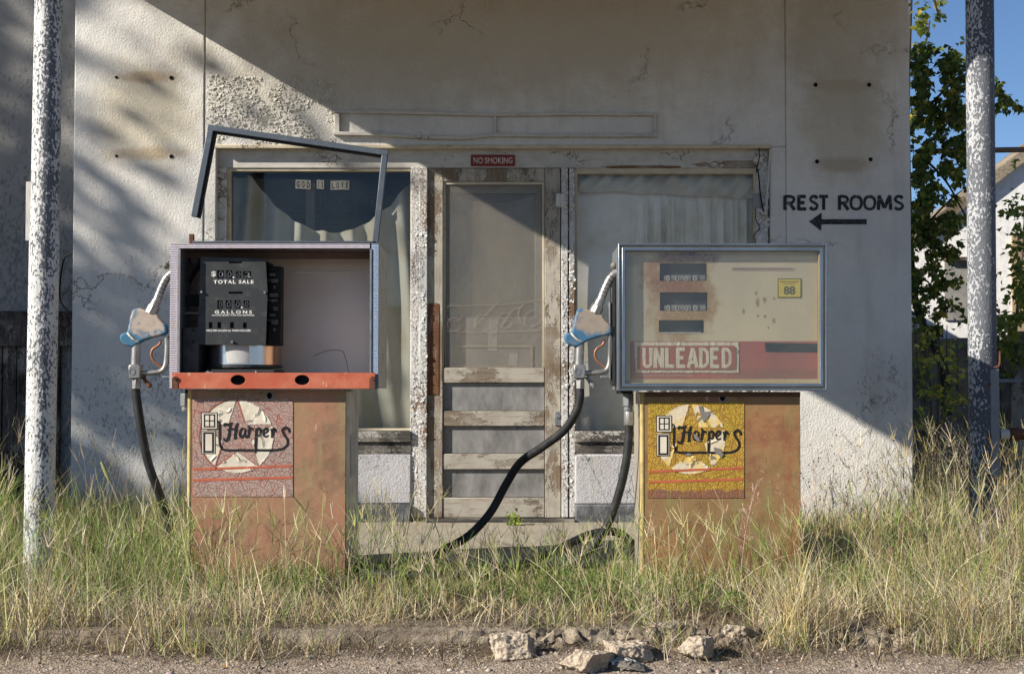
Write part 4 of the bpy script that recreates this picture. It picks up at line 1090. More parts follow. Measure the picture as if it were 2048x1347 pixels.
    st_([(615, 352), (596, 400), (585, 480), (575, 560)], 26, .0002); st_([(478, 448), (540, 432), (620, 442)], 17, .0003); st_([(560, 560), (590, 548), (600, 525)], 14, .0001)
    st_([(712, 432), (670, 425), (645, 470), (648, 520), (672, 535), (700, 500), (715, 440)], 21, .0001); st_([(715, 430), (705, 500), (725, 535), (745, 515)], 20, .0002)
    st_([(752, 385), (765, 430), (755, 490), (748, 545)], 24, .0001); st_([(758, 450), (785, 425), (815, 440)], 22, .0002)
    st_([(850, 420), (850, 520), (846, 640), (842, 740)], 26, .0001); st_([(852, 450), (885, 420), (910, 450), (900, 505), (870, 525)], 22, .0002)
    st_([(950, 490), (985, 470), (1003, 440), (985, 420), (952, 445), (945, 495), (970, 530), (1010, 512)], 20, .0001)
    st_([(1038, 425), (1058, 470), (1050, 545)], 23, .0001); st_([(1055, 465), (1075, 430), (1098, 445), (1100, 470)], 21, .0002)
    def ro(x0, y0, x1, y1, w):
        ink.ribbon([q(x0, y0), q(x1, y0)], w*k, yi); ink.ribbon([q(x0, y1), q(x1, y1)], w*k, yi)
        ink.ribbon([q(x0, y0 - w/2), q(x0, y1 + w/2)], w*k, yi - .0002); ink.ribbon([q(x1, y0 - w/2), q(x1, y1 + w/2)], w*k, yi - .0002)
    ro(150, 222, 352, 432, 9); ro(188, 248, 318, 402, 17); ink.ribbon([q(253, 250), q(253, 400)], 12*k, yi - .0004); ink.ribbon([q(190, 325), q(316, 325)], 12*k, yi - .0006)
    ro(153, 455, 325, 745, 8); ro(185, 482, 298, 722, 24)
    wv = Y - .0042
    ink.build('lettering', M_INK, dec)
    bk = MB(); bk.prism([q(156, 228), q(346, 228), q(346, 426), q(156, 426)], wv, wv + .001); bk.prism([q(158, 460), q(320, 460), q(320, 740), q(158, 740)], wv, wv + .001)
    bk.build('icon_backing', cream if variant == 1 else M_CREAM1, dec)
    return dec

def cabinet(t, x0, x1, ytop, mat, Y, hole, lip):
    b = MB(); zb = GZ - .03
    a = XZ(x0, ytop, Y); c_ = XZ(x1, ytop, Y)
    ho = [p for p in ell(hole[0], hole[1], 5.5, 6.5, Y, 16)]
    b.plate([(a[0], zb), (c_[0], zb), (c_[0], a[1]), (a[0], a[1])], [ho], Y, Y + .012)
    door_ = b.build('cabinet_door', mat, t, bevel=.002)
    b = MB(); b.box(a[0] + .006, c_[0] - .006, Y + .014, Y + .02, zb, a[1] - .01); b.build('lock_recess', M_HOLE, t)
    # rolled edge strip
    b = MB(); b.tube([(a[0] - .002, Y + .008, zb), (a[0] - .002, Y + .008, a[1])], .011, 12); b.build('edge_strip', lip, t, smooth=True)
    b = MB(); b.box(a[0] + .004, c_[0] - .0, Y + .022, Y + .5, zb, a[1] - .002); b.build('cabinet_body', M_CABSIDE, t, bevel=.006)
    # washer round the lock hole
    b = MB(); b.plate([p for p in ell(hole[0], hole[1], 8, 9, Y, 20)], [[p for p in ell(hole[0], hole[1], 5.5, 6.5, Y, 20)]], Y - .002, Y); b.build('lock_ring', M_GREYMETAL, t)
    return door_

# ---------- pump 1, open head
zf = GZ - .02
P1 = thing('fuel_pump', (X(550, 6.2), 6.2, zf), 'fuel pump with its head open, black register showing and salmon cabinet with a star decal', 'fuel pump', 'old fuel pumps')
H0, H1 = 6.0, 6.38
b = MB(); PB(b, 341, 487, 356.5, 777, H0, H1); b.build('side_panel', M_DIAMOND, P1, bevel=.002)
b = MB(); PB(b, 357, 487, 740, 497, H0, H1); b.build('top_panel', M_DIAMOND, P1, bevel=.002)
b = MB(); PB(b, 743, 487, 756.5, 777, H0, H0 + .012); b.build('corner_strip', M_DIAMOND_BLUE, P1, bevel=.0015)
b = MB(); PB(b, 741, 488, 757.3, 776.5, H0 + .013, H1); b.build('side_panel', M_RIB, P1, bevel=.0015)
b = MB(); PB(b, 356.6, 498, 359.5, 745, H0 - .004, H0 + .02); b.build('jamb', M_ALU, P1)
b = MB(); PB(b, 740, 497.5, 742.7, 745, H0 - .004, H0 + .03); b.build('jamb', M_ALU, P1)
b = MB(); PB(b, 357, 497.5, 740, 776, H1 - .02, H1 - .006); bp = b.build('back_panel', M_MAUVE, P1)
b = MB(); PB(b, 357, 765, 740, 776, H0 + .03, H1 - .02); b.build('bottom_panel', M_DARKMETAL, P1)
b = MB(); PB(b, 590, 542.5, 709, 545.5, H1 - .024, H1 - .020, 6.36); b.build('slot', M_WHITE, P1)  # white strip paints the light showing through a slot
b = MB(); PB(b, 357, 497.6, 740, 511, H0 + .14, H0 + .17); b.build('inner_beam', plain('brown inner beam', (.10, .065, .05), .7), P1)
# red cross bar with oval openings
b = MB()
b.plate(rect(345, 745, 751, 777, YH), [ell(477, 759.5, 14.5, 10, YH), ell(605, 759.5, 14.5, 10, YH)], H0 - .010, H0 - .004)
b.box(XZ(345, 745, YH)[0], XZ(751, 745, YH)[0], H0 - .0035, H0 + .034, XZ(0, 777, YH)[1] + .0005, XZ(0, 777, YH)[1] + .003)  # bottom flange added to keep sun spots off the cabinet
b.box(XZ(372, 745, YH)[0], XZ(742, 745, YH)[0], H0 - .003, H0 + .035, XZ(0, 746, YH)[1] - .004, XZ(0, 745, YH)[1])
b.build('crossbar', M_RED, P1, bevel=.0015)
b = MB(); PB(b, 460, 748, 622, 773, H0 + .036, H0 + .04); b.build('oval_sun_block', M_BLACK, P1)  # added black plate, stops sun coming through the ovals
for px_ in (345, 739): b = MB(); PB(b, px_, 755, px_ + 12, 777, H0 - .013, H0 - .0105); b.build('corner_bracket', M_RUST, P1, bevel=.0008)
for px_ in (350, 746): MB().tube([W(px_, 756, H0 - .02), W(px_, 756, H0)], .0085, 12).build('bolt', M_RUST, P1)
# register
YR = 6.045
def zq(zx, zy): return XZ(380 + zx / 6.736, 500 + zy / 6.736, YR)
b = MB()
outer = [zq(110, 1270), zq(1020, 1282), zq(1045, 560), zq(1018, 118), zq(145, 92), zq(128, 560)]
holes = []
def zr(x0, y0, x1, y1): return [zq(x0, y1), zq(x1, y1), zq(x1, y0), zq(x0, y0)]
holes += [zr(525, 155, 700, 178), zr(520, 558, 708, 588)]
wins = [(368, 272, 455, 380), (487, 272, 570, 380), (618, 285, 690, 375), (715, 285, 825, 375), (368, 675, 440, 785), (480, 675, 560, 785), (600, 675, 680, 785), (722, 680, 800, 770), (255, 968, 303, 1052), (370, 968, 420, 1052), (540, 968, 592, 1052), (715, 975, 765, 1052)]
holes += [zr(*w) for w in wins]
b.plate(outer, holes, YR, YR + .003)
reg = b.build('register_plate', M_PLATE, P1)
b = MB(); PB(b, 404, 520, 526, 685, YR + .012, YR + .05, YR); b.build('number_wheels', M_BLACK, reg)
def rtxt(s, zx0, zy0, zx1, zy1, m=M_FACE_INK, off=.02, space=1.0, yd=-.0012):
    text(s, 380 + zx0/6.736, 500 + zy0/6.736, 380 + zx1/6.736, 500 + zy1/6.736, YR, m, reg, off=off, space=space, ydep=YR + yd)
rtxt('$', 288, 283, 352, 362, M_WHITE); rtxt('TOTAL SALE', 318, 403, 858, 452, space=1.25, off=.03); rtxt('GALLONS', 335, 812, 835, 856, space=1.5, off=.03)
rtxt('ACCURATE DELIVERY AT ANY FLOW AND PRESSURE', 295, 866, 870, 886); rtxt('PRICE PER GALLON ALL TAXES INCLUDED', 225, 1068, 822, 1096)
for (x0, y0, x1, y1), ch in zip(wins, '00.2' '0000' '    '):
    if ch == ' ': continue
    if ch == '.': ch = '0'
    rtxt(ch, x0 + 14, y0 + 8, x1 - 18, y1 - 14, M_WHITE, .0, 1, .010)
rtxt('.', 575, 355, 600, 380, M_WHITE); rtxt('.', 688, 760, 710, 785, M_WHITE)
for (zx, zy) in ((160, 565), (1012, 570), (572, 1235)):
    x, z = zq(zx, zy); MB().tube([(x, YR - .012, z), (x, YR, z)], .0055, 12).build('screw', M_GREYMETAL, reg, smooth=True)
# works behind the plate
b = MB(); PB(b, 405, 520, 530, 690, YR + .052, YR + .2, YR); PB(b, 533, 530, 558, 690, YR + .05, YR + .12, YR); b.build('register_body', M_BLACK, P1, bevel=.003)
b = MB()
for k, py in enumerate((545, 556, 570, 585, 597, 612, 626, 640, 655)):
    PB(b, 536 + (k % 3) * 4, py, 548 + (k % 2) * 5, py + 6 + 2 * (k % 2), YR + .03, YR + .05, YR)
for py in (560, 600, 640): b.tube([W(534, py, YR + .04), W(556, py, YR + .04)], .006, 10)
b.build('gear_train', plain('dusty machine parts', (.10, .085, .075), .6, .3), P1, bevel=.001)
def zc_cyl(b, px0, px1, py0, py1, Y, n=36):
    c0 = W((px0 + px1) / 2, py1, Y); r = (X(px1, Y) - X(px0, Y)) / 2; c1 = W((px0 + px1) / 2, py0, Y)
    b.tube([(c0[0], 6.066 + r, c0[2]), (c0[0], 6.066 + r, c1[2])], r, n)
b = MB(); zc_cyl(b, 408, 556, 668, 729, 6.14); b.build('meter_drum', M_DRUM, P1, smooth=True)
b = MB(); zc_cyl(b, 402, 557, 729.5, 735, 6.14); PB(b, 462, 735, 476, 745, 6.08, 6.12); PB(b, 420, 738, 545, 745, 6.03, 6.3); b.build('drum_base', M_DARKMETAL, P1)
# paper strip hung on the drum front
c0 = X(482, 6.14); rr_ = (X(556, 6.14) - X(408, 6.14)) / 2
b = MB(); pts = []
for j in range(2):
    for i in range(9):
        u = i / 8; px = (450 + 73 * u) if j == 0 else (454 + 64 * u); x = X(px, 6.04); py = 690 if j == 0 else 726
        yy_ = 6.066 + rr_ - math.sqrt(max(0, rr_**2 - (x - c0)**2)) - .002
        b.v.append((X(px, yy_), yy_, Z(py, yy_)))
b.f = [(i, i+1, 9+i+1, 9+i) for i in range(8)]
b.build('paper_strip', plain('pale paper label', (.50, .50, .48), .6), P1, smooth=True, fix=False)
b = MB(); PB(b, 359.5, 653, 392, 745, 6.05, 6.2); b.build('switch_box', M_DARKMETAL, P1, bevel=.002)
b = MB(); b.tube([W(387, 660, 6.046), W(387, 660, 6.052)], .006, 10); b.tube([W(387, 683, 6.046), W(387, 683, 6.052)], .006, 10); b.build('screw', M_BLACK, P1)
b = MB(); b.tube([W(360, 570, 6.2), W(402, 505, 6.2)], .035, 16); b.build('inner_conduit', M_DARKMETAL, P1, smooth=True)
b = MB(); PB(b, 359, 622, 400, 625, 6.1, 6.12); b.build('shelf', M_GREYMETAL, P1)
b = MB(); PB(b, 359.5, 585, 400, 606, 6.12, 6.22); b.build('dark_block', M_BLACK, P1, bevel=.002)
b = MB(); b.tube([W(388, 520, 6.155), W(388, 520, 6.165)], .015, 16); b.build('conduit_bolt', M_DARKMETAL, P1, smooth=True)
b = MB(); b.tube(cat([W(628, 712, 6.3), W(650, 702, 6.29), W(672, 700, 6.28), (W(686, 703, 6.28)), W(692, 720, 6.27), W(697, 744, 6.2)], 8), .0012, 6); b.build('loose_wire', M_BLACK, P1)
b = MB(); PB(b, 410, 743, 425, 745, 6.0, 6.02); b.tube([W(417, 741, 6.02), W(417, 746, 6.02)], .006, 8); b.tube([W(513, 741, 6.02), W(513, 746, 6.02)], .006, 8); b.build('stud', M_GREYMETAL, P1)
YC = 6.04
cab1 = cabinet(P1, 381, 692, 779, M_CAB1, YC, (539, 790.5), M_YEL)
decal(cab1, 386, 797, 586, 992, YC, M_DEC1, M_CREAM1, 3.3, 1)
# label strip on the cabinet side
xs_ = XZ(692, 800, YC)[0]
b = MB(); za, zb_ = Z(868, 6.3), Z(952, 6.3)
b.box(xs_ + .0003, xs_ + .0018, 6.22, 6.38, zb_, za); lb = b.build('side_label', plain('worn foil label', (.42, .42, .40), .5, .3, var=.6, ns=60), P1)
# hose fitting under the head
def fitting(t, dx):
    b = MB(); b.tube([W(368 + dx, 786, 6.2), W(368 + dx, 812, 6.2)], [.026, .026], 6); b.tube([W(368 + dx, 813, 6.2), W(368 + dx, 822, 6.2)], [.019, .019], 12); b.build('hose_fitting', M_GREYMETAL, t, bevel=.003)
    b = MB(); PB(b, 355 + dx, 779, 382 + dx, 787, 6.1, 6.3); b.build('fitting_bracket', M_BLACK, t, bevel=.002)
fitting(P1, 4)

# ---------- pump 2
P2 = thing('fuel_pump', (X(1445, 6.2), 6.2, zf), 'fuel pump with glazed cream gauge face marked UNLEADED over a rusty cabinet', 'fuel pump', 'old fuel pumps')
b = MB(); ol = rect(1238, 489, 1652, 780, YH)
x0, x1 = XZ(1238, 600, YH)[0], XZ(1652, 600, YH)[0]; z0, z1 = Z(780, YH), Z(489, YH)
b.box(x0, x0 + .006, 6.03, 6.40, z0, z1); b.box(x1 - .006, x1, 6.03, 6.40, z0, z1); b.box(x0 + .0061, x1 - .0061, 6.03, 6.40, z1 - .006, z1); b.box(x0 + .0061, x1 - .0061, 6.03, 6.40, z0, z0 + .006); b.box(x0 + .0061, x1 - .0061, 6.39, 6.40, z0 + .0061, z1 - .0061)
b.build('head_shell', M_GREYMETAL, P2, bevel=.002)
def ring(b, ax, ay, a2x, a2y, w, y0, y1):
    b.plate(rect(ax, ay, a2x, a2y, YH), [rect(ax + w, ay + w, a2x - w, a2y - w, YH)], y0, y1)
b = MB(); ring(b, 1236, 487, 1654, 781, 4, 5.988, 6.03); b.build('outer_bezel', M_BLUEALU, P2, bevel=.002)
b = MB(); ring(b, 1240, 491, 1650, 777, 3.4, 5.999, 6.03); b.build('bezel_groove', M_BEZELGOLD, P2)
b = MB(); ring(b, 1243.4, 494.4, 1646.6, 773.6, 7.5, 5.991, 6.03); b.build('inner_bezel', M_BLUEALU, P2, bevel=.003)
b = MB(); b.plate(rect(1249, 500, 1640, 767.5, YH), [rect(1251.5, 502.5, 1637.5, 765, YH)], 6.004, YP); b.build('reveal', M_BEZELGOLD, P2)
b = MB(); PB(b, 1250, 500, 1640, 767, 6.008, 6.010); b.build('face_glass', M_GLASS_PUMP, P2)
b = MB()
g3 = lambda zx, zy: (1240 + zx / 6.123, 480 + zy / 6.123)
hs = [(485, 283, 1062, 500), (488, 638, 1070, 866), (475, 978, 1027, 1133)]
holes = [rect(*g3(a, bb), *g3(c_, d), YP) for a, bb, c_, d in hs]
b.plate(rect(1249, 499, 1641, 769, YP), holes, YP, YP + .003)
gp_ = b.build('gauge_panel', M_GAUGE, P2)
for k, (a, bb, c_, d) in enumerate(hs):
    P_, Q_ = g3(a, bb), g3(c_, d)
    b = MB(); b.pbox(P_[0], P_[1], Q_[0], Q_[1], YP, YP + .032, YP + .036); b.build('window_back', plain('slate register back', (.03, .037, .055), .6), gp_)
    if k < 2:
        cy_ = Q_[1] - 4.5
        b = MB()
        for j in range(6):
            xx0 = P_[0] + 8 + j * 14.2; b.tube([W(xx0, cy_ + 1, YP + .024), W(xx0 + 11.5, cy_ + 1, YP + .024)], .0185, 20)
        b.build('number_wheels', plain('dark number wheel', (.20, .20, .19), .5), gp_, smooth=True)
        for j in range(4):
            xd = P_[0] + 13 + j * 17.8
            text('0', xd, cy_ - 6, xd + 8, cy_ + 4, YP, M_SIGNWHITE, gp_, name='digit', off=.0, ydep=YP + .0045)
b = MB(); b.pbox(1318, 664, 1402, 666.5, YP, YP - .002, YP + .002); b.build('ledge', M_SIGNWHITE, gp_)
# slot
b = MB(); b.prism(rrect(1462, 534, 1588, 540.5, YP, .005), YP - .002, YP); b.build('slot_trim', plain('pale slot edge', (.52, .40, .30), .5), gp_)
b = MB(); b.prism(rrect(1465, 536, 1585, 538.7, YP, .002), YP - .003, YP - .002); b.build('slot', plain('slot shade grey', (.24, .2, .2), .6), gp_)
# red band, label, tape, octane label
b = MB(); b.pbox(1260, 682, 1640, 757, YP, YP - .0012, YP); band = b.build('red_band', M_REDBAND, gp_)
def crink(px, py): return .0028 + .003 * max(0, noise.noise(Vector((px * .16, py * .05, 2)))) + (.004 * max(0, 1 - abs(px - 1272) / 6) if px < 1280 else 0)
lab = region_grid(lambda px, py: px > 1268 + 1.2 * noise.noise(Vector((py * .2, 0, 0))) + (py - 683) * .05 and px < 1477 + 2.0 * noise.noise(Vector((py * .12, 4, 0))) and py > 683.5 + 2 * abs(noise.noise(Vector((px * .25, 1, 0)))) and py < 745 - 2.2 * abs(noise.noise(Vector((px * .2, 7, 0)))),
                  1266, 682, 1481, 746, YP, YP - .001, M_CREAMLABEL, gp_, 'unleaded_label', .8, crink)
b = MB(); b.prism(rrect(1274, 691, 1471, 739, YP, .012), YP - .0075, YP - .007); b.build('label_field', M_REDLABEL, gp_)
sign_text([(c_, 1285 + k*22.6, 1285 + k*22.6 + 19) for k, c_ in enumerate('UNLEADED')], 695, 735, .0125, YP, YP - .0082, M_CREAMLABEL, gp_)
text('TO BE USED AS MOTOR FUEL ONLY CONTAINS NO LEAD', 1272, 748.5, 1385, 752, YP, M_SIGNWHITE, gp_, ydep=YP - .0018)
b = MB(); b.prism([XZ(1529, 685, YP), XZ(1637, 687, YP), XZ(1638, 704, YP), XZ(1531, 703, YP)], YP - .0035, YP - .0015); b.build('tape', M_TAPE, gp_)
b = MB(); b.prism([XZ(1255, 558, YP)] and rect(1555, 557, 1602, 595, YP), YP - .0025, YP - .0002); ol_ = b.build('octane_label', M_YELLOWLBL, gp_)
b = MB(); b.plate(rect(1555, 557, 1602, 595, YP), [rect(1556.3, 558.3, 1600.7, 593.7, YP)], YP - .003, YP - .0025); b.build('label_border', M_INK, ol_)
text('88', 1567, 572, 1590, 589, YP, plain('grey number', (.13, .12, .07), .6), ol_, off=.03, ydep=YP - .0035)
text('MINIMUM OCTANE RATING', 1560, 561.5, 1597, 564.5, YP, M_INK, ol_, ydep=YP - .0035); text('(R+M)/2 METHOD', 1566, 566, 1591, 569, YP, M_INK, ol_, ydep=YP - .0035)
cab2 = cabinet(P2, 1286, 1600, 783, M_CAB2, YC, (1445, 795), M_YEL)
b = MB(); PB(b, 1290, 784, 1600, 793, YC - .006, YC - .0005, YC); b.build('upper_flange', plain('dark brown flange', (.12, .06, .035), .7), P2)
decal(cab2, 1296, 804, 1488, 995, YC, M_DEC2, M_CREAM2, 8.7, 2)
fitting(P2, 888)
b = MB(); b.tube([W(1258, 822, 6.2), W(1258, 850, 6.2)], .0235, 10); b.build('hose_ferrule', M_ALU, P2, bevel=.002)
b = MB(); b.box(XZ(1286, 0, YC)[0] - .012, XZ(1286, 0, YC)[0] - .006, YC + .02, YC + .05, Z(955, YC), Z(812, YC)); b.build('side_trim', M_PEEL, P2)
# nozzle holders and handles on the left of both heads
def holder(t, dx):
    b = MB(); yc_ = 6.17
    PB(b, 330.5 + dx, 545, 340.3 + dx, 772, yc_ - .03, yc_ + .03); b.build('nozzle_boot', M_DARKMETAL, t, bevel=.004)
    b = MB(); PB(b, 326 + dx, 600, 330 + dx, 758, yc_ - .035, yc_ + .035); PB(b, 308 + dx, 751, 330 + dx, 755, yc_ - .03, yc_ + .03); b.build('boot_lip', M_GREYMETAL, t, bevel=.002)
    b = MB(); b.ball(W(332 + dx, 531, yc_), .0155); b.build('lever_knob', plain('grey green knob', (.17, .17, .14), .7), t, smooth=True)
    b = MB(); b.tube([W(341 + dx, 535, yc_), W(350 + dx, 575, yc_)], .008, 10); b.tube([W(350 + dx, 533, yc_), W(358 + dx, 570, yc_)], .008, 10) if dx else None
    if dx:
        b.build('switch_lever', M_ALU, t, smooth=True)
holder(P1, 0); holder(P2, 895 - 30 + 32 - 1)

# ---------- nozzles with hoses
def nozzle(dx, dy, label, hosepts, colors, lever, tagmat, hose2=None):
    Yn = 6.15
    q2 = lambda zx, zy, yo=0: W(220 + zx / 3.3667 + dx, 460 + zy / 3.3667 + dy, Yn + yo)
    qq = lambda zx, zy: (q2(zx, zy)[0], q2(zx, zy)[2])
    base = q2(180, 1000)
    t = thing('fuel_nozzle', (base[0], Yn, GZ), label, 'fuel nozzle', 'nozzles hanging on the pumps')
    c_ = q2(265, 610)
    poly = [(160, 532), (205, 526), (255, 545), (330, 572), (338, 592), (360, 618), (388, 640), (392, 690), (370, 706), (300, 722), (230, 745), (188, 772), (160, 790), (130, 782), (92, 768), (72, 735), (74, 704), (102, 690), (122, 690), (130, 650), (142, 590)]
    b = MB(); b.prism([qq(*p) for p in reversed(poly)], Yn - .022, Yn + .022)
    b.build('cover', nozmat('worn blue nozzle cover' , c_[0], c_[2], *colors), t, bevel=.009, seg=4)
    b = MB(); b.tube(cat([q2(118, 692, -.02), q2(135, 712, -.026), q2(160, 735, -.026), q2(190, 752, -.02)], 4), .0042, 8); b.build('strap', M_CREAMLABEL, t, smooth=True)
    b = MB(); b.tube([q2(178, 760), q2(172, 905)], .0195, 20); b.tube([q2(176, 905), q2(172, 925)], [.0195, .026], 16)
    b.build('barrel', M_ALU, t, smooth=True)
    b = MB(); b.prism([qq(*p) for p in ((132, 915), (145, 902), (205, 902), (216, 915), (213, 1000), (136, 1000))], Yn - .026, Yn + .026); cp = b.build('swivel', M_ALU, t, bevel=.006)
    b = MB(); b.plate([(q2(160 + 22*math.cos(a), 952 + 26*math.sin(a))[0], q2(160 + 22*math.cos(a), 952 + 26*math.sin(a))[2]) for a in np.linspace(0, 2*math.pi, 20, endpoint=False)],
                      [[(q2(160 + 15*math.cos(a), 952 + 19*math.sin(a))[0], q2(160 + 15*math.cos(a), 952 + 19*math.sin(a))[2]) for a in np.linspace(0, 2*math.pi, 20, endpoint=False)]], Yn - .028, Yn - .026); b.build('cast_ring', M_GREYMETAL, cp)
    b = MB(); b.tube([q2(180, 1000), q2(180, 1068)], .0205, 6); b.build('coupling_nut', M_ALU, t, bevel=.002)
    sp = cat([q2(278, 560), q2(310, 490), q2(332, 430), q2(352, 380), q2(380, 325), q2(415, 290), q2(450, 275, .0)], 8)
    b = MB(); b.tube(sp, [.0155 + .004 * (1 - i / len(sp)) for i in range(len(sp))], 16); spo = b.build('spout', M_ALU, t, smooth=True)
    b = MB()
    for i in range(10, 36, 4):
        a = Vector(sp[i]); d = (Vector(sp[i+1]) - a).normalized(); b.tube([a - d * .0016, a + d * .0016], .0185, 14)
    b.build('spring_coil', plain('dark spring wire', (.09, .075, .07), .6, .4), spo)
    b = MB(); b.tube([q2(275, 562), q2(300, 508)], [.029, .027], 8); b.tube([q2(298, 512), q2(315, 470)], [.022, .019], 16); b.build('collar', M_ALU, t, bevel=.002)
    g = cat([q2(212, 962), q2(290, 958), q2(345, 948), q2(372, 915), q2(382, 850), q2(385, 770), q2(380, 715)], 6)
    b = MB(); b.tube(g, [.0115] * len(g), 10); b.tube([q2(205, 735), q2(300, 712), q2(375, 690)], .008, 10); b.build('guard', M_ALU, t, smooth=True)
    l_ = cat([q2(345, 738), q2(330, 772), q2(290, 800), q2(278, 840), q2(295, 880), q2(325, 905), q2(348, 925)], 6)
    b = MB(); b.tube(l_, .0058, 10); b.build('lever', lever, t, smooth=True)
    b = MB(); b.ball(q2(228, 965), .011, 10); b.tube(cat([q2(225, 985), q2(240, 1015), q2(262, 1040), q2(275, 1055)], 4), [.009, .012, .007, .009, .006, .010, .008, .011, .010, .012, .010, .011, .009], 8); b.build('hold_open_clip', tagmat, t, smooth=True)
    for hp in [hosepts] + ([hose2] if hose2 else []):
        hc = cat(hp, 12); b = MB(); b.tube(hc, .0188, 18); b.build('hose', M_RUBBER, t, smooth=True)
        d = Vector(hc[1]) - Vector(hc[0])
    return t
def Wg(px, Y, z=GZ + .03): # point at a height z under photo column px
    return (X(px, Y), Y, z)
nozzle(0, 0, 'blue fuel nozzle worn to tan, hanging left of the open pump',
       [W(271, 776, 6.15), W(274, 800, 6.15), W(283, 860, 6.15), W(298, 930, 6.17), W(320, 990, 6.2), W(338, 1045, 6.25), W(352, 1100, 6.33), W(372, 1135, 6.45), W(400, 1140, 6.62)],
       ((.04, .14, .235), (.40, .33, .27), (.25, .2, .17)), M_COPPER, M_RUST)
nozzle(887, 0, 'blue fuel nozzle worn to grey brown, hanging left of the unleaded pump',
       [W(1160, 776, 6.15), W(1159, 800, 6.15), W(1150, 828, 6.16), W(1126, 862, 6.2), W(1082, 895, 6.28), W(1040, 925, 6.38), W(1012, 968, 6.44), W(980, 1025, 6.46), W(935, 1072, 6.45), W(880, 1102, 6.40), W(825, 1130, 6.32), W(770, 1150, 6.24), Wg(720, 6.15), Wg(760, 6.02), Wg(900, 6.0), Wg(1000, 6.1),
        W(1060, 1122, 6.25, ), W(1130, 1090, 6.4), W(1180, 1068, 6.47), W(1225, 1062, 6.5), W(1256, 1078, 6.53), W(1272, 1112, 6.55), W(1265, 1150, 6.6)],
       ((.04, .13, .23), (.28, .235, .19), (.20, .17, .15)), M_COPPER, M_GREYMETAL,
       hose2=[W(1258, 845, 6.2), W(1257, 880, 6.2), W(1251, 930, 6.2), W(1238, 985, 6.22), W(1219, 1040, 6.25), W(1196, 1080, 6.28), W(1165, 1112, 6.3), W(1120, 1140, 6.33)])

# ---------- bent bezel frame standing on the open pump
fb = thing('bezel_frame', (X(570, 6.0), 6.03, Z(487, 6.0)), 'bent grey metal bezel frame standing askew on top of the open pump', 'metal frame')
def bar(a, c_, w, y0, y1, name='frame_bar'):
    A = np.array(a); B = np.array(c_); d = B - A; d = d / np.linalg.norm(d); n = np.array([-d[1], d[0]]) * w
    P = [A - n, B - n, B + n, A + n]; b = MB(); b.prism([XZ(p[0], p[1], 6.0) for p in P], y0, y1)
    o = b.build(name, M_FRAMEGREY, fb, bevel=.002)
    P = [A + n * .2, B + n * .2, B + n * 1.25, A + n * 1.25]
    return o
bar((388, 433), (421, 257), 6, 6.0, 6.03); bar((415, 254), (776, 306), 5.6, 5.999, 6.031); bar((770, 303), (750, 486), 5.8, 6.0, 6.03); bar((385, 484), (752, 484), 2.3, 6.0, 6.05, 'bottom_rail')
b = MB()
def inner(a, c_, w0, w1):
    A = np.array(a); B = np.array(c_); d = B - A; d = d / np.linalg.norm(d); n = np.array([-d[1], d[0]])
    b.prism([XZ(*(A + n*w0), 6.0), XZ(*(B + n*w0), 6.0), XZ(*(B + n*w1), 6.0), XZ(*(A + n*w1), 6.0)], 6.012, 6.05)
inner((388, 433), (421, 262), 5, 9); inner((424, 254), (770, 304), 5, 10)
b.build('glazing_channel', M_BLACK, fb)
b = MB(); b.pbox(377, 467, 386, 486, 6.0, 6.01, 6.03); b.build('rusty_hinge', M_RUST, fb, bevel=.002)

# ------------------------------------------------------------------ vegetation
def blades(root, d, L, bend, width, col, seg=4, taper=1.0, roll=None):
    """ribbon blades: root(N,3), unit direction d(N,3), length, bend(N,3) quadratic offset, colour"""
    N = len(root); s = np.linspace(0, 1, seg + 1)
    P = root[:, None] + L[:, None, None] * (s[None, :, None] * d[:, None] + (s**2)[None, :, None] * bend[:, None])
    P[:, :, 2] = np.maximum(P[:, :, 2], root[:, None, 2] * 0 + .004 + 0 * s)
    a = rng.uniform(0, math.pi, N) if roll is None else roll
    side = np.stack([np.cos(a), np.sin(a) * .5, np.zeros(N)], 1)
    w = (width[:, None] * (1 - (s ** 1.6)[None] * .92 * taper)) / 2
    A = P - side[:, None] * w[..., None]; B = P + side[:, None] * w[..., None]
    V = np.stack([A, B], 2).reshape(N, -1, 3)
    k = (seg + 1) * 2; q = np.arange(seg) * 2
    f = np.stack([q, q + 1, q + 3, q + 2], 1)
    F = f[None] + (np.arange(N) * k)[:, None, None]
    return V.reshape(-1, 3), F.reshape(-1, 4), np.repeat(col, k, 0)
class Acc:
    def __init__(s): s.V = []; s.F = []; s.C = []; s.n = 0
    def add(s, r):
        V, F, C = r; s.V.append(V); s.F.append(F + s.n); s.C.append(C); s.n += len(V)
    def build(s, name, mat): return np_mesh(name, np.concatenate(s.V), np.concatenate(s.F), mat, col=np.concatenate(s.C))
GREEN = np.array([.22, .31, .075]); GREEN2 = np.array([.13, .21, .05]); YG = np.array([.42, .40, .16]); STRAW = np.array([.66, .57, .38]); TAN = np.array([.42, .32, .19]); GOLD = np.array([.50, .38, .17]); GREY = np.array([.34, .30, .25])
def pick(n, cols, w):
    w = np.array(w, float); w /= w.sum(); k = rng.choice(len(cols), n, p=w)
    return np.array(cols)[k] * rng.uniform(.55, 1.35, (n, 1)) * (1 + rng.uniform(-.06, .06, (n, 3)))
def nz2(x, y, f, o):
    return np.array([noise.noise(Vector((a * f, b_ * f, o))) for a, b_ in zip(x, y)])
def ground_z(x, y): return np.where(y < 4.93, np.array([gz_at(a_, b_) for a_, b_ in zip(x, y)]) - .004 if len(x) else 0, GZ - .012)
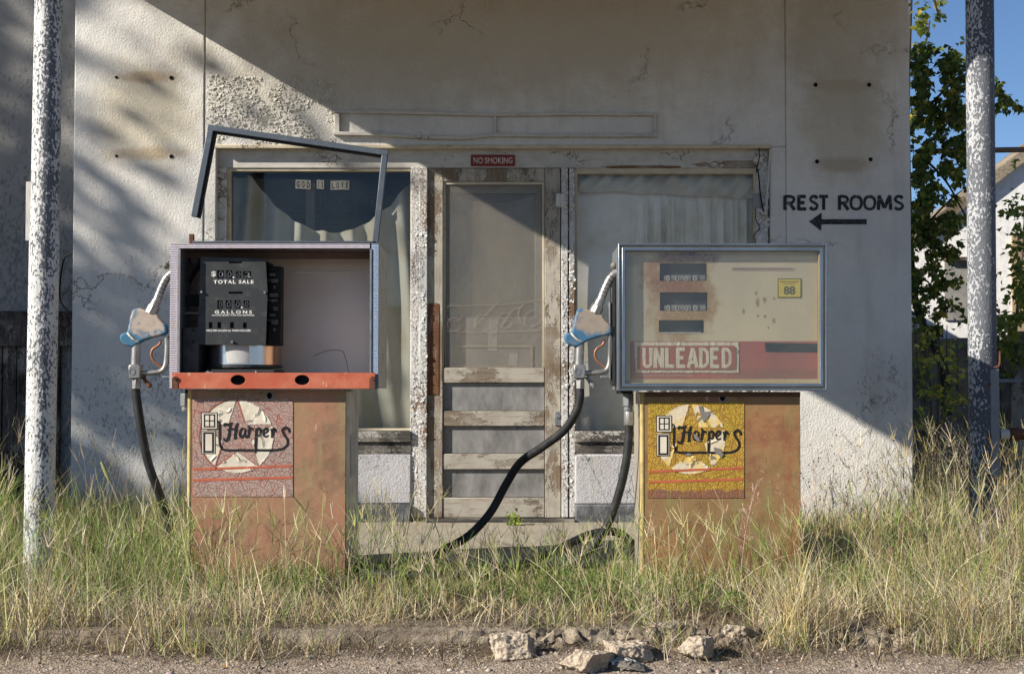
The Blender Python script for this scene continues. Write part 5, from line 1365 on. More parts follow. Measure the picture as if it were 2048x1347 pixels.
def free(x, y):
    m_ = np.ones(len(x), bool)
    for (a, b_) in ((XZ(381, 0, YC)[0], XZ(692, 0, YC)[0]), (XZ(1286, 0, YC)[0], XZ(1600, 0, YC)[0])):
        m_ &= ~((x > a - .015) & (x < b_ + .015) & (y > YC - .02) & (y < YC + .52))
    return m_
def tufts(x0, x1, y0, y1, n_tuft, per, h, cols, w, spread=.035, lean=.35, width=(.0022, .0048), patch=.0, seed=0, hx=None, droop=.25):
    x = rng.uniform(x0, x1, n_tuft); y = rng.uniform(y0, y1, n_tuft)
    if patch: 
        keep = nz2(x, y, 2.2, seed) > patch; x, y = x[keep], y[keep]
    th = rng.uniform(.55, 1.1, len(x)) * (1 + .35 * nz2(x, y, 1.6, seed + 4))
    if hx is not None: th = th * hx(x, y)
    k = rng.poisson(per, len(x)); X_ = np.repeat(x, k); Y_ = np.repeat(y, k); T_ = np.repeat(th, k); tc = np.repeat(rng.normal(0, .15, len(x)), k)
    n = len(X_); X_ = X_ + rng.normal(0, spread, n); Y_ = Y_ + rng.normal(0, spread, n)
    ok = free(X_, Y_) & (Y_ < WY - .03); X_, Y_, T_, tc = X_[ok], Y_[ok], T_[ok], tc[ok]; n = len(X_)
    root = np.stack([X_, Y_, ground_z(X_, Y_)], 1)
    az = rng.uniform(0, 2*math.pi, n); le = np.abs(rng.normal(0, lean, n))
    d = np.stack([np.cos(az) * le, np.sin(az) * le, np.ones(n)], 1); d /= np.linalg.norm(d, axis=1)[:, None]
    L = h * T_ * rng.uniform(.45, 1.15, n)
    az2 = az + rng.normal(0, .5, n); bd = rng.uniform(0, .5, n) ** 1.5
    bend = np.stack([np.cos(az2) * bd, np.sin(az2) * bd, -bd * droop * 1.6], 1)
    return root, d, L, bend, rng.uniform(*width, n), pick(n, cols, w) * (1 + tc[:, None]), 
def stalks(root, d, L, bend, col, acc, acc2, nsp=(3, 6), spl=(.04, .11), side=True, w=.0024):
    """thin stem topped by radiating finger spikes, with a few side leaves"""
    N = len(root)
    acc.add(blades(root, d, L, bend, np.full(N, w), col, 5, .4))
    tip = root + L[:, None] * (d + bend)
    td = d + 2 * bend; td /= np.linalg.norm(td, axis=1)[:, None]
    k = rng.integers(nsp[0], nsp[1] + 1, N); R0 = np.repeat(tip, k, 0); D0 = np.repeat(td, k, 0); n = len(R0)
    d2 = D0 * .8 + rng.normal(0, .5, (n, 3)); d2[:, 2] += .25; d2 /= np.linalg.norm(d2, axis=1)[:, None]
    l2 = rng.uniform(*spl, n)
    acc2.add(blades(R0, d2, l2, rng.normal(0, .12, (n, 3)), np.full(n, .0027), np.repeat(col, k, 0) * rng.uniform(.8, 1.1, (n, 1)), 2, .5))
    if side:
        k = rng.integers(2, 6, N); tt = rng.uniform(.15, .85, k.sum()); ii = np.repeat(np.arange(N), k)
        R1 = root[ii] + L[ii, None] * (tt[:, None] * d[ii] + (tt**2)[:, None] * bend[ii]); n = len(ii)
        d3 = d[ii] * .9 + rng.normal(0, .45, (n, 3)); d3[:, 2] = np.abs(d3[:, 2]); d3 /= np.linalg.norm(d3, axis=1)[:, None]
        acc.add(blades(R1, d3, rng.uniform(.03, .10, n), rng.normal(0, .15, (n, 3)), rng.uniform(.0018, .0036, n), col[ii] * rng.uniform(.8, 1.15, (n, 1)), 3))
gr = Acc(); dg = Acc()
CG = [GREEN, GREEN2, YG, STRAW, TAN]; CD = [STRAW, TAN, GOLD, YG, GREY]; DK = np.array([.17, .12, .075]); CL = [STRAW * .8, TAN * .8, DK, YG * .7, GREY * .7]
def height_profile(x, y):
    # the sward is lower before the door, higher at the left edge and to the right
    px = 1024 + x * FPX / y
    h = 1.0 * np.interp(px, [-100, 60, 130, 350, 420, 640, 700, 820, 900, 1060, 1180, 1300, 1560, 1640, 1900, 2150], [1.35, 1.2, .85, .95, 1.1, .95, 1.0, .66, .48, .48, .68, .95, .9, 1.0, 1.25, 1.3])
    return h
# island turf: green tufts further in, matted straw with bare dark gaps towards the kerb
W1 = (.0026, .0064)
gr.add(blades(*tufts(-2.6, 2.6, 5.42, 6.2, 900, 9, .195, CG, [6, 3.5, 4, 2, 1.2], hx=height_profile, seed=1, lean=.55, width=W1, spread=.028, patch=-.12)))
gr.add(blades(*tufts(-2.6, 2.6, 5.14, 5.5, 260, 8, .15, CG, [4, 2, 4, 4, 3], hx=height_profile, seed=31, lean=.7, width=W1, spread=.02, patch=.08)))
dg.add(blades(*tufts(-2.6, 2.6, 5.02, 6.1, 520, 9, .17, CD, [4, 3, 2, 2, 1.5], hx=height_profile, lean=.9, seed=2, width=(.002, .005), patch=-.12)))
gr.add(blades(*tufts(-2.8, -1.0, 5.5, 7.0, 520, 8, .25, CG, [6, 4, 4, 2, 1], hx=height_profile, seed=3, lean=.5, width=W1, patch=-.2)))
gr.add(blades(*tufts(-1.05, 1.3, 6.0, 6.6, 330, 7, .14, CG, [5, 3, 3, 2, 1], hx=height_profile, patch=-.15, seed=5)))
# matted straw low layer
dg.add(blades(*tufts(-2.7, 2.7, 5.0, 6.3, 1250, 8, .11, CL, [3, 4, 4, 1, 3], lean=1.9, droop=.5, spread=.06, seed=6, patch=-.1)))
dg.add(blades(*tufts(-2.4, 2.4, 4.72, 5.0, 560, 8, .10, CL, [3, 4, 4, 1, 3], lean=1.8, droop=.5, spread=.05, patch=-.1, seed=7)))
# tussocks growing out of the road edge and drooping over the kerb
for (px, n, h, ln, Yt, mixw) in [(300, 240, .26, .6, 4.9, [4, 3, 1, 2, 2]), (60, 160, .28, .5, 4.92, [3, 3, 1, 3, 2]), (150, 120, .25, .6, 4.95, [3, 3, 1, 2, 2]), (400, 130, .16, .7, 4.98, [4, 3, 1, 1, 3]), (1590, 420, .36, .62, 4.92, [4, 2, 3, 2, 1]), (1640, 220, .30, .9, 4.95, [5, 3, 2, 1, 1]),
                                 (1340, 70, .14, .5, 4.86, [1, 1, 0, 4, 0]), (1180, 60, .12, .6, 5.0, [1, 1, 0, 4, 0]), (1800, 160, .26, .6, 4.95, [3, 3, 1, 3, 1]), (1930, 240, .33, .7, 4.93, [4, 3, 1, 2, 2]), (2020, 160, .3, .7, 4.9, [4, 3, 1, 3, 2]), (640, 90, .14, .6, 5.0, [2, 3, 2, 2, 1]), (760, 60, .12, .6, 5.02, [2, 3, 1, 2, 1]), (500, 110, .17, .7, 5.0, [3, 4, 1, 2, 2])]:
    c0 = X(px, Yt); a = tufts(c0 - .05, c0 + .05, Yt - .03, Yt + .05, 6, n / 6, h, CD, mixw, lean=ln, spread=.030, width=(.0020, .0046), droop=.55)
    dg.add(blades(*a))
# ragged verge: clumps rooted at the foot of the kerb that hide most of it on both sides
for (xa, xb, n_, h_, ya_, yb_) in [(-2.3, -.8, 240, .18, 4.74, 4.92), (-2.3, -.75, 190, .24, 4.86, 5.1), (-.75, .0, 40, .13, 4.8, 4.9), (-.9, .9, 120, .16, 4.95, 5.1), (.0, .85, 16, .13, 4.8, 4.95), (.9, 2.3, 260, .22, 4.78, 4.95), (.8, 2.3, 190, .30, 4.86, 5.1)]:
    dg.add(blades(*tufts(xa, xb, ya_, yb_, n_, 9, h_, [STRAW, TAN, GOLD, YG, GREY, GREEN], [4, 4, 1, 3, 4, 3], lean=.85, spread=.03, width=(.0018, .0045), droop=.5, patch=-.02, seed=20 + xa)))
# long bent straws arching over everything
def arches(n, x0, x1, y0, y1, h, w):
    x = rng.uniform(x0, x1, n); y = rng.uniform(y0, y1, n); ok = free(x, y); x, y = x[ok], y[ok]; n = len(x)
    az = rng.choice([0.2, 2.9], n) + rng.normal(0, .6, n); le = rng.uniform(.2, 1.0, n); d = np.stack([np.cos(az)*le, np.sin(az)*le*.6, np.ones(n)], 1); d /= np.linalg.norm(d, axis=1)[:, None]
    L = h * rng.uniform(.5, 1.2, n); bd = rng.uniform(.3, 1.0, n)
    return blades(np.stack([x, y, ground_z(x, y)], 1), d, L, np.stack([np.cos(az)*bd, np.sin(az)*bd*.5, -bd*.75], 1), rng.uniform(.0018, .0036, n), pick(n, [STRAW, TAN, STRAW * 1.15, GREY], [4, 3, 3, 2]), 7, .5)
dg.add(arches(480, -2.6, 2.6, 4.85, 6.1, .32, 1)); dg.add(arches(260, .9, 2.6, 4.8, 6.6, .5, 1)); dg.add(arches(200, -2.6, -1.0, 4.85, 6.5, .4, 1))
# left, grass by the wall with its shade mixed into darker tones
gr.add(blades(*tufts(-4.2, -1.25, 6.9, 9.0, 1500, 8, .36, [GREEN2, TAN * .7, YG * .7, GREEN], [3, 4, 2, 2], seed=9, lean=.5)))
# right, tall golden grass
gr.add(blades(*tufts(1.15, 3.4, 5.9, 8.4, 1400, 9, .36, [GREEN, YG, STRAW, GOLD, GREEN2], [1.2, 4, 6, 4, .7], seed=11, lean=.32, hx=lambda x, y: np.interp(x * 6.4 / y, [1.0, 1.4, 1.75, 1.95, 2.6], [.42, .5, .7, 1.15, 1.2]))))
gr.add(blades(*tufts(2.4, 5.5, 8.2, 13, 900, 9, .5, [GREEN, YG, STRAW, GREEN2], [3, 3, 3, 2], seed=12, lean=.4, width=(.004, .008))))
# flowering stems
def stalk_field(x0, x1, y0, y1, n, h, cols, w, lean=.22, seed=0, **k):
    x = rng.uniform(x0, x1, n); y = rng.uniform(y0, y1, n); ok = free(x, y); x, y = x[ok], y[ok]; n = len(x)
    az = rng.uniform(0, 6.28, n); le = np.abs(rng.normal(0, lean, n)); d = np.stack([np.cos(az)*le, np.sin(az)*le*.7, np.ones(n)], 1); d /= np.linalg.norm(d, axis=1)[:, None]
    L = h * rng.uniform(.6, 1.2, n) * height_profile(x, y); bd = rng.uniform(0, .3, n)
    bend = np.stack([np.cos(az + rng.normal(0, .6, n)) * bd, np.sin(az) * bd * .6, -bd * .35], 1)
    stalks(np.stack([x, y, ground_z(x, y)], 1), d, L, bend, pick(n, cols, w), gr, dg, **k)
stalk_field(-2.6, 2.6, 5.3, 6.1, 620, .30, [GREEN, YG, STRAW], [4, 4, 3])
stalk_field(-2.6, -1.1, 5.3, 6.8, 220, .32, [GREEN, YG, STRAW], [4, 4, 3])
stalk_field(-1.0, 1.3, 6.1, 6.7, 120, .30, [GREEN, YG, STRAW], [4, 3, 2])
stalk_field(1.2, 2.0, 6.0, 7.4, 130, .30, [STRAW, GOLD, YG], [4, 3, 2], lean=.35)
stalk_field(1.9, 3.2, 6.0, 8.3, 420, .44, [STRAW, GOLD, YG], [4, 3, 2], lean=.35)
stalk_field(-.9, -.45, 6.6, 8.2, 50, .30, [STRAW, YG, GREY], [4, 2, 1], lean=.3)
stalk_field(-3.6, -1.3, 7.0, 8.4, 160, .5, [TAN, YG, GREY], [4, 2, 1], lean=.4)
n = 1500; x = rng.uniform(-2.5, 2.5, n); y = rng.uniform(5.15, 6.2, n); ok = free(x, y) & (nz2(x, y, 1.7, 40) > .05); x, y = x[ok], y[ok]; n = len(x)
for q_ in range(9):
    az = rng.uniform(0, 6.28, n); d = np.stack([np.cos(az) * .8, np.sin(az) * .8, rng.uniform(.3, 1.2, n)], 1); d /= np.linalg.norm(d, axis=1)[:, None]
    gr.add(blades(np.stack([x, y, np.full(n, GZ - .01 + .008 * q_)], 1), d, rng.uniform(.025, .06, n), np.stack([np.cos(az) * .2, np.sin(az) * .2, -np.full(n, .3)], 1), rng.uniform(.005, .011, n), pick(n, [GREEN * .85, GREEN2, YG * .8], [4, 3, 2]), 3, .9))
tag(gr.build('grass', M_GRASS), 'green and yellowing grass growing all round the pumps', 'grass', kind='stuff')
tag(dg.build('dry_grass', M_STRAW), 'matted dry straw and dead grass along the kerb', 'dry grass', kind='stuff')
# fallen straw and leaves on the road
lt_ = Acc(); n = 9000
x = rng.uniform(-2.4, 2.4, n); y = 5.0 - np.abs(rng.normal(0, .16, n)); px = 1024 + x * FPX / y
z = ground_z(x, y) + rng.uniform(.006, .02, n)
az = rng.uniform(0, 6.28, n); d = np.stack([np.cos(az), np.sin(az), rng.uniform(-.02, .12, n)], 1)
lt_.add(blades(np.stack([x, y, z], 1), d, rng.uniform(.015, .10, n), np.stack([rng.normal(0, .2, n), rng.normal(0, .2, n), -rng.uniform(0, .1, n)], 1), rng.uniform(.001, .003, n), pick(n, [STRAW, TAN, GREY, np.array([.16, .11, .07])], [2, 4, 3, 6]), 3, .5))
n = 90; x = rng.uniform(-2.3, 2.3, n); y = rng.uniform(4.66, 5.0, n); az = rng.uniform(0, 6.28, n); d = np.stack([np.cos(az), np.sin(az), rng.uniform(0, .4, n)], 1)
lt_.add(blades(np.stack([x, y, np.full(n, .01)], 1), d, rng.uniform(.015, .03, n), rng.normal(0, .2, (n, 3)) * [1, 1, .3], rng.uniform(.010, .018, n), pick(n, [np.array([.50, .22, .04]), np.array([.42, .10, .03]), np.array([.30, .14, .07])], [3, 1, 3]), 3, .9))
tag(lt_.build('leaf_litter', M_STRAW), 'fallen straw and a few orange leaves on the gravel', 'litter', kind='stuff')

# individual weeds
def weed(name, px, Y, h, n, label, col, spread=.15, heads='fan', ln=.3, cat_='weed', leaf=False):
    a = Acc(); N = n; x0 = X(px, Y)
    root = np.stack([x0 + rng.normal(0, .012, N), Y + rng.normal(0, .012, N), np.full(N, GZ - .01)], 1)
    az = rng.uniform(0, 6.28, N); le = np.abs(rng.normal(0, ln, N)); d = np.stack([np.cos(az)*le, np.sin(az)*le*.5, np.ones(N)], 1); d /= np.linalg.norm(d, axis=1)[:, None]
    L = h * rng.uniform(.65, 1.0, N); bend = np.stack([rng.normal(0, .12, N), rng.normal(0, .05, N), np.full(N, -.03)], 1); c_ = pick(N, [col], [1])
    a.add(blades(root, d, L, bend, np.full(N, .0024), c_, 6, .5))
    k = rng.integers(10, 22, N); ii = np.repeat(np.arange(N), k); tt = rng.uniform(.35, 1, len(ii)); M_ = len(ii)
    R1 = root[ii] + L[ii, None] * (tt[:, None] * d[ii] + (tt**2)[:, None] * bend[ii])
    d3 = np.stack([rng.normal(0, .6, M_), rng.normal(0, .5, M_), rng.uniform(.2, 1, M_)], 1); d3 /= np.linalg.norm(d3, axis=1)[:, None]; l3 = rng.uniform(.02, .07, M_) * (1.3 - tt)**.3
    a.add(blades(R1, d3, l3, rng.normal(0, .1, (M_, 3)), np.full(M_, .0013), c_[ii], 2, .3))
    if heads == 'feather':
        k2 = 6; T2 = R1 + d3 * l3[:, None]; I = np.repeat(np.arange(M_), k2); s_ = rng.uniform(.2, 1, len(I)); R2 = R1[I] + d3[I] * (l3[I] * s_)[:, None]
        d4 = d3[I] + rng.normal(0, .5, (len(I), 3)); a.add(blades(R2, d4, rng.uniform(.006, .014, len(I)), np.zeros((len(I), 3)), np.full(len(I), .0026), c_[ii][I] * 1.15, 2, .6))
    if heads == 'seed':
        T2 = R1 + d3 * l3[:, None]; a.add(blades(T2, d3, rng.uniform(.008, .013, M_), np.zeros((M_, 3)), rng.uniform(.006, .010, M_), c_[ii] * .6, 2, .7)); a.add(blades(T2, d3, rng.uniform(.008, .013, M_), np.zeros((M_, 3)), rng.uniform(.006, .010, M_), c_[ii] * .6, 2, .7, roll=rng.uniform(0, 3, M_)))
    o = a.build(name, M_STRAW); return tag(o, label, cat_, 'single weeds standing above the grass')
weed('feathery_weed', 1592, 5.85, .66, 3, 'feathery pinkish tan weed rising against the right edge of the rusty cabinet', np.array([.62, .45, .32]), heads='feather', ln=.08)
weed('feathery_weed', 1480, 5.8, .50, 2, 'feathery tan weed in front of the yellow decal', np.array([.58, .46, .34]), heads='feather', ln=.08)
weed('feathery_weed', 1300, 6.75, .62, 4, 'pale green feathery weed between the hose and the rusty cabinet', np.array([.38, .40, .24]), heads='feather', ln=.12).location = (-.14, 0, 0)
for (px, h, lb) in [(1640, .62, 'thin dry weed with dark seed heads just right of the unleaded pump'), (1700, .66, 'dry weed with dark seed heads before the lit corner of the white wall'), (1770, .60, 'dry weed with dark seed heads before the right end of the wall'), (1860, .72, 'tall dry weed standing just left of the right post')]:
    weed('dry_weed', px, 7.3, h, 4, lb, np.array([.40, .27, .17]), heads='seed', ln=.16)
weed('dry_weed', 1560, 5.5, .40, 14, 'reddish brown twiggy dry weed low in front of the unleaded pump right side', np.array([.38, .24, .12]), heads='none', ln=.5).location = (.45, .3, 0)
weed('dry_weed', 2010, 6.1, .5, 10, 'pale spreading dry weed right of the right post', np.array([.56, .47, .38]), heads='fan', ln=.5)
weed('dry_weed', 1905, 6.9, .72, 16, 'bushy bleached dry weed leaning beside the right post', np.array([.48, .38, .25]), heads='seed', ln=.3)
weed('dry_weed', 750, 6.9, .38, 9, 'bleached clump of spiky dry stems beside the open pump cabinet', np.array([.48, .42, .34]), heads='fan', ln=.45)
# foxtail
fx = thing('foxtail', (X(265, 6.6), 6.6, GZ - .01), 'single foxtail stalk with a pale bristly head left of the open pump', 'foxtail')
pts = cat([W(275, 1150, 6.5), W(258, 1060, 6.5), W(232, 990, 6.5), W(218, 960, 6.5)], 6); b = MB(); b.tube(pts, .0022, 6); b.build('stem', plain('tan stem', (.42, .35, .25), .8), fx)
b = MB(); pts = cat([W(219, 962, 6.5), W(210, 940, 6.5), W(202, 922, 6.5)], 6); n = len(pts); b.tube(pts, [.003 + .006 * math.sin(math.pi * (i + .6) / (n + .4)) for i in range(n)], 10); b.build('seed_head', plain('pale green bristles', (.45, .45, .20), .9, bumpd=.01, bs=300), fx)
# small green plant at the threshold
def leaves(P, size, cols, w, droop=.3, elong=1.3, nrm=None):
    """leaf = 2 quads folded on the midrib"""
    N = len(P); a = rng.uniform(0, 6.28, N); t = rng.normal(-droop, .5, N)
    d = np.stack([np.cos(a) * np.cos(t), np.sin(a) * np.cos(t), np.sin(t)], 1)
    up = rng.normal(0, 1, (N, 3)); up[:, 2] += 1.0; s_ = np.cross(d, up); s_ /= np.linalg.norm(s_, axis=1)[:, None] + 1e-6; nn = np.cross(s_, d)
    sz = size * rng.uniform(.6, 1.3, N); w_ = sz / elong / 2; C = pick(N, cols, w)
    r = lambda f: f[:, None]
    p0 = P; p1 = P + d * r(sz * .45) + nn * r(sz * .05); p2 = P + d * r(sz)
    a1 = P + d * r(sz * .35) + s_ * r(w_) + nn * r(w_ * .45); b1 = P + d * r(sz * .35) - s_ * r(w_) + nn * r(w_ * .45)
    V = np.stack([p0, a1, p2, p1, b1], 1).reshape(-1, 3)
    F = (np.array([[0, 1, 2, 3], [0, 3, 2, 4]])[None] + (np.arange(N) * 5)[:, None, None]).reshape(-1, 4)
    return V, F, np.repeat(C, 5, 0)
LG = np.array([.10, .14, .03]); LG2 = np.array([.16, .20, .035]); LY = np.array([.36, .32, .05]); LD = np.array([.06, .09, .022]); LB = np.array([.22, .13, .05])
a = Acc(); c0 = W(1030, 1040, 8.3); a.add(leaves(np.array(c0) + rng.normal(0, 1, (90, 3)) * [.022, .02, .028], .026, [LG2 * 1.7, LG * 1.7], [2, 1])); 
tag(a.build('small_weed', M_LEAF), 'small leafy green weed on the door threshold', 'weed')

# ------------------------------------------------------------------ trees
def cluster_pts(cl, Y0, Y1, per):
    out = []
    for (px, py, rx, ry, k) in cl:
        n = int(per * k * rx * ry / 900); Yc = rng.uniform(Y0, Y1)
        u = rng.normal(0, .5, (n, 3)); Y = Yc + u[:, 1] * .45
        # sub-clumps for gaps
        cpx = px + u[:, 0] * rx; cpy = py + u[:, 2] * ry
        g = nz2(cpx, cpy, .035, 3.0) + .5 * nz2(cpx, cpy, .1, 7.0); keep = g > -.05
        for a_, b_, c_ in zip(cpx[keep], cpy[keep], Y[keep]): out.append(W(a_, b_, c_))
    return np.array(out)
tt = thing('tree', (X(1855, 11.0), 11.0, GZ), 'leafy tree with dark green and yellowing leaves behind the right corner of the station', 'tree')
cl = [(1846, 60, 16, 45, 1.1), (1846, 140, 22, 60, 1.6), (1885, 140, 34, 40, 1.6), (1915, 120, 30, 30, 1.3), (1865, 215, 36, 50, 1.7), (1905, 230, 34, 50, 1.6), (1850, 300, 28, 55, 1.6), (1900, 330, 34, 40, 1.4), (1850, 390, 30, 50, 1.8), (1893, 430, 30, 35, 1.3), (1855, 470, 36, 45, 1.8),
      (1850, 540, 28, 40, 1.4), (1880, 580, 32, 35, .8), (1848, 620, 22, 35, .9), (1872, 10, 14, 16, .9), (1880, 25, 10, 14, .9), (1992, 180, 26, 20, 1.3), (2012, 200, 26, 18, 1.2), (1985, 215, 20, 16, 1.0), (2040, 210, 14, 12, .8), (1915, 390, 18, 22, .8), (1900, 560, 20, 20, .5), (1925, 180, 26, 30, 1.0), (1900, 490, 26, 34, 1.0), (1915, 290, 22, 30, 1.2), (1870, 660, 30, 26, .9), (1835, 250, 14, 200, 1.3), (1835, 520, 14, 130, 1.3), (1890, 620, 30, 24, .6), (1910, 440, 20, 30, .8), (1922, 330, 16, 26, .8)]
P = cluster_pts(cl, 10.5, 11.3, 230)
f_ = leaves(P, .055, [LG, LD, LG2, LY], [4, 2, 5, 2.4], .5, 1.25)
V, F, C = f_; np_mesh('crown', V, F, M_LEAF, tt, col=C)
b = MB()
def limb(ctrl, r0, r1, Y=10.9):
    c_ = cat([W(x, y, Y + (yy if yy else 0)) for x, y, yy in ctrl], 6); n = len(c_); b.tube(c_, [r0 + (r1 - r0) * i / (n-1) for i in range(n)], 10)
limb([(1893, 830, 0), (1888, 740, 0), (1868, 690, 0), (1838, 630, .1), (1826, 560, .2), (1818, 400, .3), (1816, 200, .3), (1822, 0, .3)], .04, .012)
for br in ([(1824, 470, .2), (1860, 440, 0), (1900, 400, -.1), (1925, 380, -.1)], [(1825, 350, .2), (1860, 310, 0), (1900, 300, 0), (1960, 270, 0)], [(1828, 250, .2), (1870, 200, 0), (1930, 150, 0), (1990, 185, 0), (2030, 205, 0)], [(1830, 120, .2), (1850, 90, 0), (1860, 40, 0)], [(1824, 590, .2), (1850, 560, 0), (1880, 600, 0)], [(1868, 0, 0), (1874, 20, 0), (1882, 35, 0)], [(1830, 300, 0), (1890, 360, 0), (1930, 430, 0), (1960, 470, .1)]):
    limb(br, .011, .004)
b.build('trunk', plain('dark bark', (.06, .045, .035), .9, var=.4), tt, smooth=True)
# vine over the white shed
vt = thing('vine', (X(2030, 12.2), 12.2, GZ), 'bright green climbing shrub against the white shed at the right edge', 'shrub')
P = cluster_pts([(2030, 425, 26, 36, 1.5), (2045, 480, 30, 36, 1.6), (2025, 540, 24, 30, 1.2), (2040, 600, 26, 40, 1.6), (2030, 665, 32, 36, 1.8), (2005, 690, 24, 22, 1.2), (2040, 320, 16, 12, .8), (2060, 560, 30, 80, 1.6), (1950, 640, 26, 14, .8), (1965, 560, 14, 12, .5), (2000, 640, 30, 30, 1.2), (2010, 720, 36, 40, 1.4), (2040, 740, 30, 50, 1.2)], 11.2, 11.5, 95)
V, F, C = leaves(P, .060, [LG2 * 1.4, LG * 1.3, LY], [4, 2, 1.5], .4, 1.3); np_mesh('foliage', V, F, M_LEAF, vt, col=C)
b = MB(); limb([(2040, 850, 1.3), (2030, 700, 1.3), (2040, 560, 1.3), (2050, 420, 1.3)], .02, .008); limb([(2030, 700, 1.3), (1990, 660, 1.3), (1950, 640, 1.3)], .01, .004); b.build('stem', M_BARK, vt, smooth=True)
# yellow shrub in the shade
ys = thing('shrub', (X(1870, 9.8), 9.8, GZ), 'shaded yellow green shrub growing between station corner and plank fence', 'shrub')
P = cluster_pts([(1845, 660, 22, 30, 1.0), (1850, 720, 26, 40, 1.6), (1880, 745, 24, 30, 1.2), (1855, 790, 26, 36, 1.5), (1890, 810, 24, 36, 1.0), (1845, 850, 22, 36, 1.2), (1880, 690, 34, 24, 1.2), (1915, 720, 24, 40, 1.1), (1918, 800, 22, 44, 1.2), (1870, 870, 40, 30, 1.3)], 9.6, 10.1, 70)
V, F, C = leaves(P, .05, [LY * 1.5, LG2 * 1.7, np.array([.45, .30, .07])], [4, 3, 1], .2, 1.6); np_mesh('foliage', V, F, M_LEAF, ys, col=C)
b = MB()
for dx in (-20, 0, 18, 30): limb([(1865 + dx * .3, 900, -1.1), (1860 + dx, 780, -1.1), (1855 + dx * 1.3, 650, -1.1)], .008, .003)
b.build('stem', M_BARK, ys, smooth=True)

# shade tree out to the left: its shadow dapples the left of the facade
def far_tree(cx, cy, cz, rx, ry, rz, n, label, gap=-.05, seed=0, trunk=True):
    t = thing('shade_tree', (cx, cy, 0), label, 'tree')
    u = rng.normal(0, 1, (n, 3)); u /= np.linalg.norm(u, axis=1)[:, None]; r = rng.uniform(0, 1, n) ** (1/2.6)
    P = u * r[:, None] * [rx, ry, rz] + [cx, cy, cz]
    g = np.array([noise.noise(Vector((p[0] * .9 + seed, p[1] * 1.1, p[2] * 1.3))) for p in P])
    P = P[g > gap]
    V, F, C = leaves(P, .16, [LG, LG2, LD], [3, 3, 2], .3, 1.4); np_mesh('crown', V, F, M_LEAF, t, col=C)
    b = MB(); b.tube(cat([(cx - .2, cy, 0), (cx, cy + .1, cz * .4), (cx + .1, cy, cz)], 6), [.2 - .01 * i for i in range(13)], 12)
    for k in range(7):
        a_ = k * .9; b.tube(cat([(cx, cy, cz * .55 + k * .15), (cx + math.cos(a_) * rx * .5, cy + math.sin(a_) * ry * .5, cz + .2), (cx + math.cos(a_) * rx * .9, cy + math.sin(a_) * ry * .9, cz + rz * .5)], 5), [.07 - .005 * i for i in range(11)], 8)
    b.build('trunk', M_BARK, t, smooth=True)
far_tree(-12.3, 4.45, 6.35, 1.7, 1.4, 1.45, 5600, 'dense shade tree standing beyond the left edge', -.24)
far_tree(-13.0, 4.6, 8.5, 2.4, 2.0, 1.9, 3800, 'taller thin crowned shade tree beyond the left edge', -.02, 5)

# ------------------------------------------------------------------ right background
sh = thing('shed', (4.6, 13.0, 0), 'white gabled shed in sunlight behind the right post', 'shed')
YS = 13.0
a_, c_ = XZ(1838, 472, YS), XZ(2260, 150, YS)
b = MB(); b.prism([(a_[0] + .12, 0.05), (7.6, .05), (7.6, 2.6), (c_[0], c_[1] - .049), (a_[0] + .12, a_[1] + .04)], YS, YS + .12); b.box(3.0, a_[0] + .12, YS, YS + .12, .05, a_[1] - .02); b.build('wall', M_SHEDWHITE, sh)
b = MB(); n_ = np.array([-.60, .80]) * .05
b.prism([(a_[0], a_[1] - .05), (c_[0], c_[1] - .05), (c_[0], c_[1] + .07), (a_[0], a_[1] + .07)], YS - .07, YS + .5); b.prism([(c_[0] + .001, c_[1] - .05), (8.0, 2.5), (8.0, 2.62), (c_[0] + .001, c_[1] + .07)], YS - .07, YS + .5); b.build('roof', M_SHEDROOF, sh)
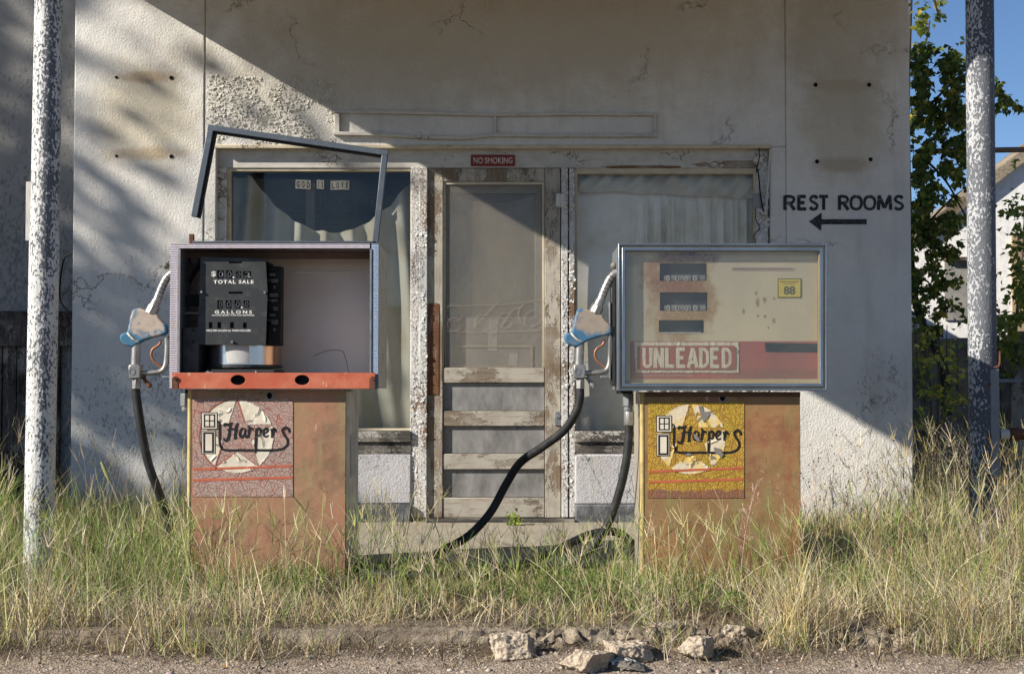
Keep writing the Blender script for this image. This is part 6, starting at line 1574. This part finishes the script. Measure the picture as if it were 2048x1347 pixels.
b = MB(); b.pbox(1888, 522, 1940, 640, YS, YS - .02, YS - .002); wn_ = b.build('window', plain('weathered window board', (.30, .29, .27), .8, var=.4), sh)
b = MB(); b.pbox(1886, 515, 1945, 522, YS, YS - .08, YS - .001); b.build('window_sill', M_DARKWOOD, wn_)
b = MB(); b.pbox(2022, 470, 2048, 700, YS, YS - .03, YS - .002); b.build('board', peel_wood('tan board', (.36, .27, .16), (.25, .15, .08), amount=.6), sh)
fn = thing('plank_fence', (3.9, 11.6, 0), 'shaded fence of weathered upright planks behind the right post', 'fence')
xx = 3.0; r_ = random.Random(3)
while xx < 6.5:
    w_ = r_.uniform(.10, .17); h_ = 1.36 + r_.uniform(-.05, .05) + .06 * math.sin(xx * 3)
    b = MB(); b.box(xx, xx + w_ - .004, 11.6 + r_.uniform(-.008, .008), 11.625, .08, h_); b.build('plank', M_OLDWOOD, fn, bevel=.003); xx += w_
b = MB(); b.box(3.0, 6.5, 11.63, 11.68, .5, .58); b.box(3.0, 6.5, 11.63, 11.68, 1.1, 1.18); b.build('rail', M_OLDWOOD, fn)
b = MB(); b.box(3.0, 6.5, 11.685, 11.70, .08, 1.28); b.build('backing_board', M_DARKWOOD, fn)  # added behind the planks to block bright sky in the gaps
bd = thing('stone_slab', (X(2035, 10.6), 10.6, GZ), 'grey rounded board leaning against the fence right of the post', 'board')
b = MB(); b.prism([XZ(2022, 960, 10.6), XZ(2075, 960, 10.6), XZ(2080, 740, 10.6), XZ(2062, 728, 10.6), XZ(2035, 740, 10.6), XZ(2022, 770, 10.6)], 10.6, 10.64); b.build('panel', M_OLDWOOD, bd, bevel=.01)
b = MB(); b.pbox(1998, 757, 2045, 765, 10.5, 10.5, 10.52); b.build('strap', M_GREYMETAL, bd, bevel=.003)
b = MB(); b.tube([W(1835, 303, 11.2), W(2120, 298, 11.2)], .022, 12); b.tube([W(2110, 298, 11.2), (X(2110, 11.2), 11.2, 0)], .03, 12)
o = b.build('overhead_pipe', plain('rusty brown pipe', (.22, .15, .10), .8), smooth=True); tag(o, 'thin rusty horizontal pipe crossing the sky behind the right post', 'pipe')
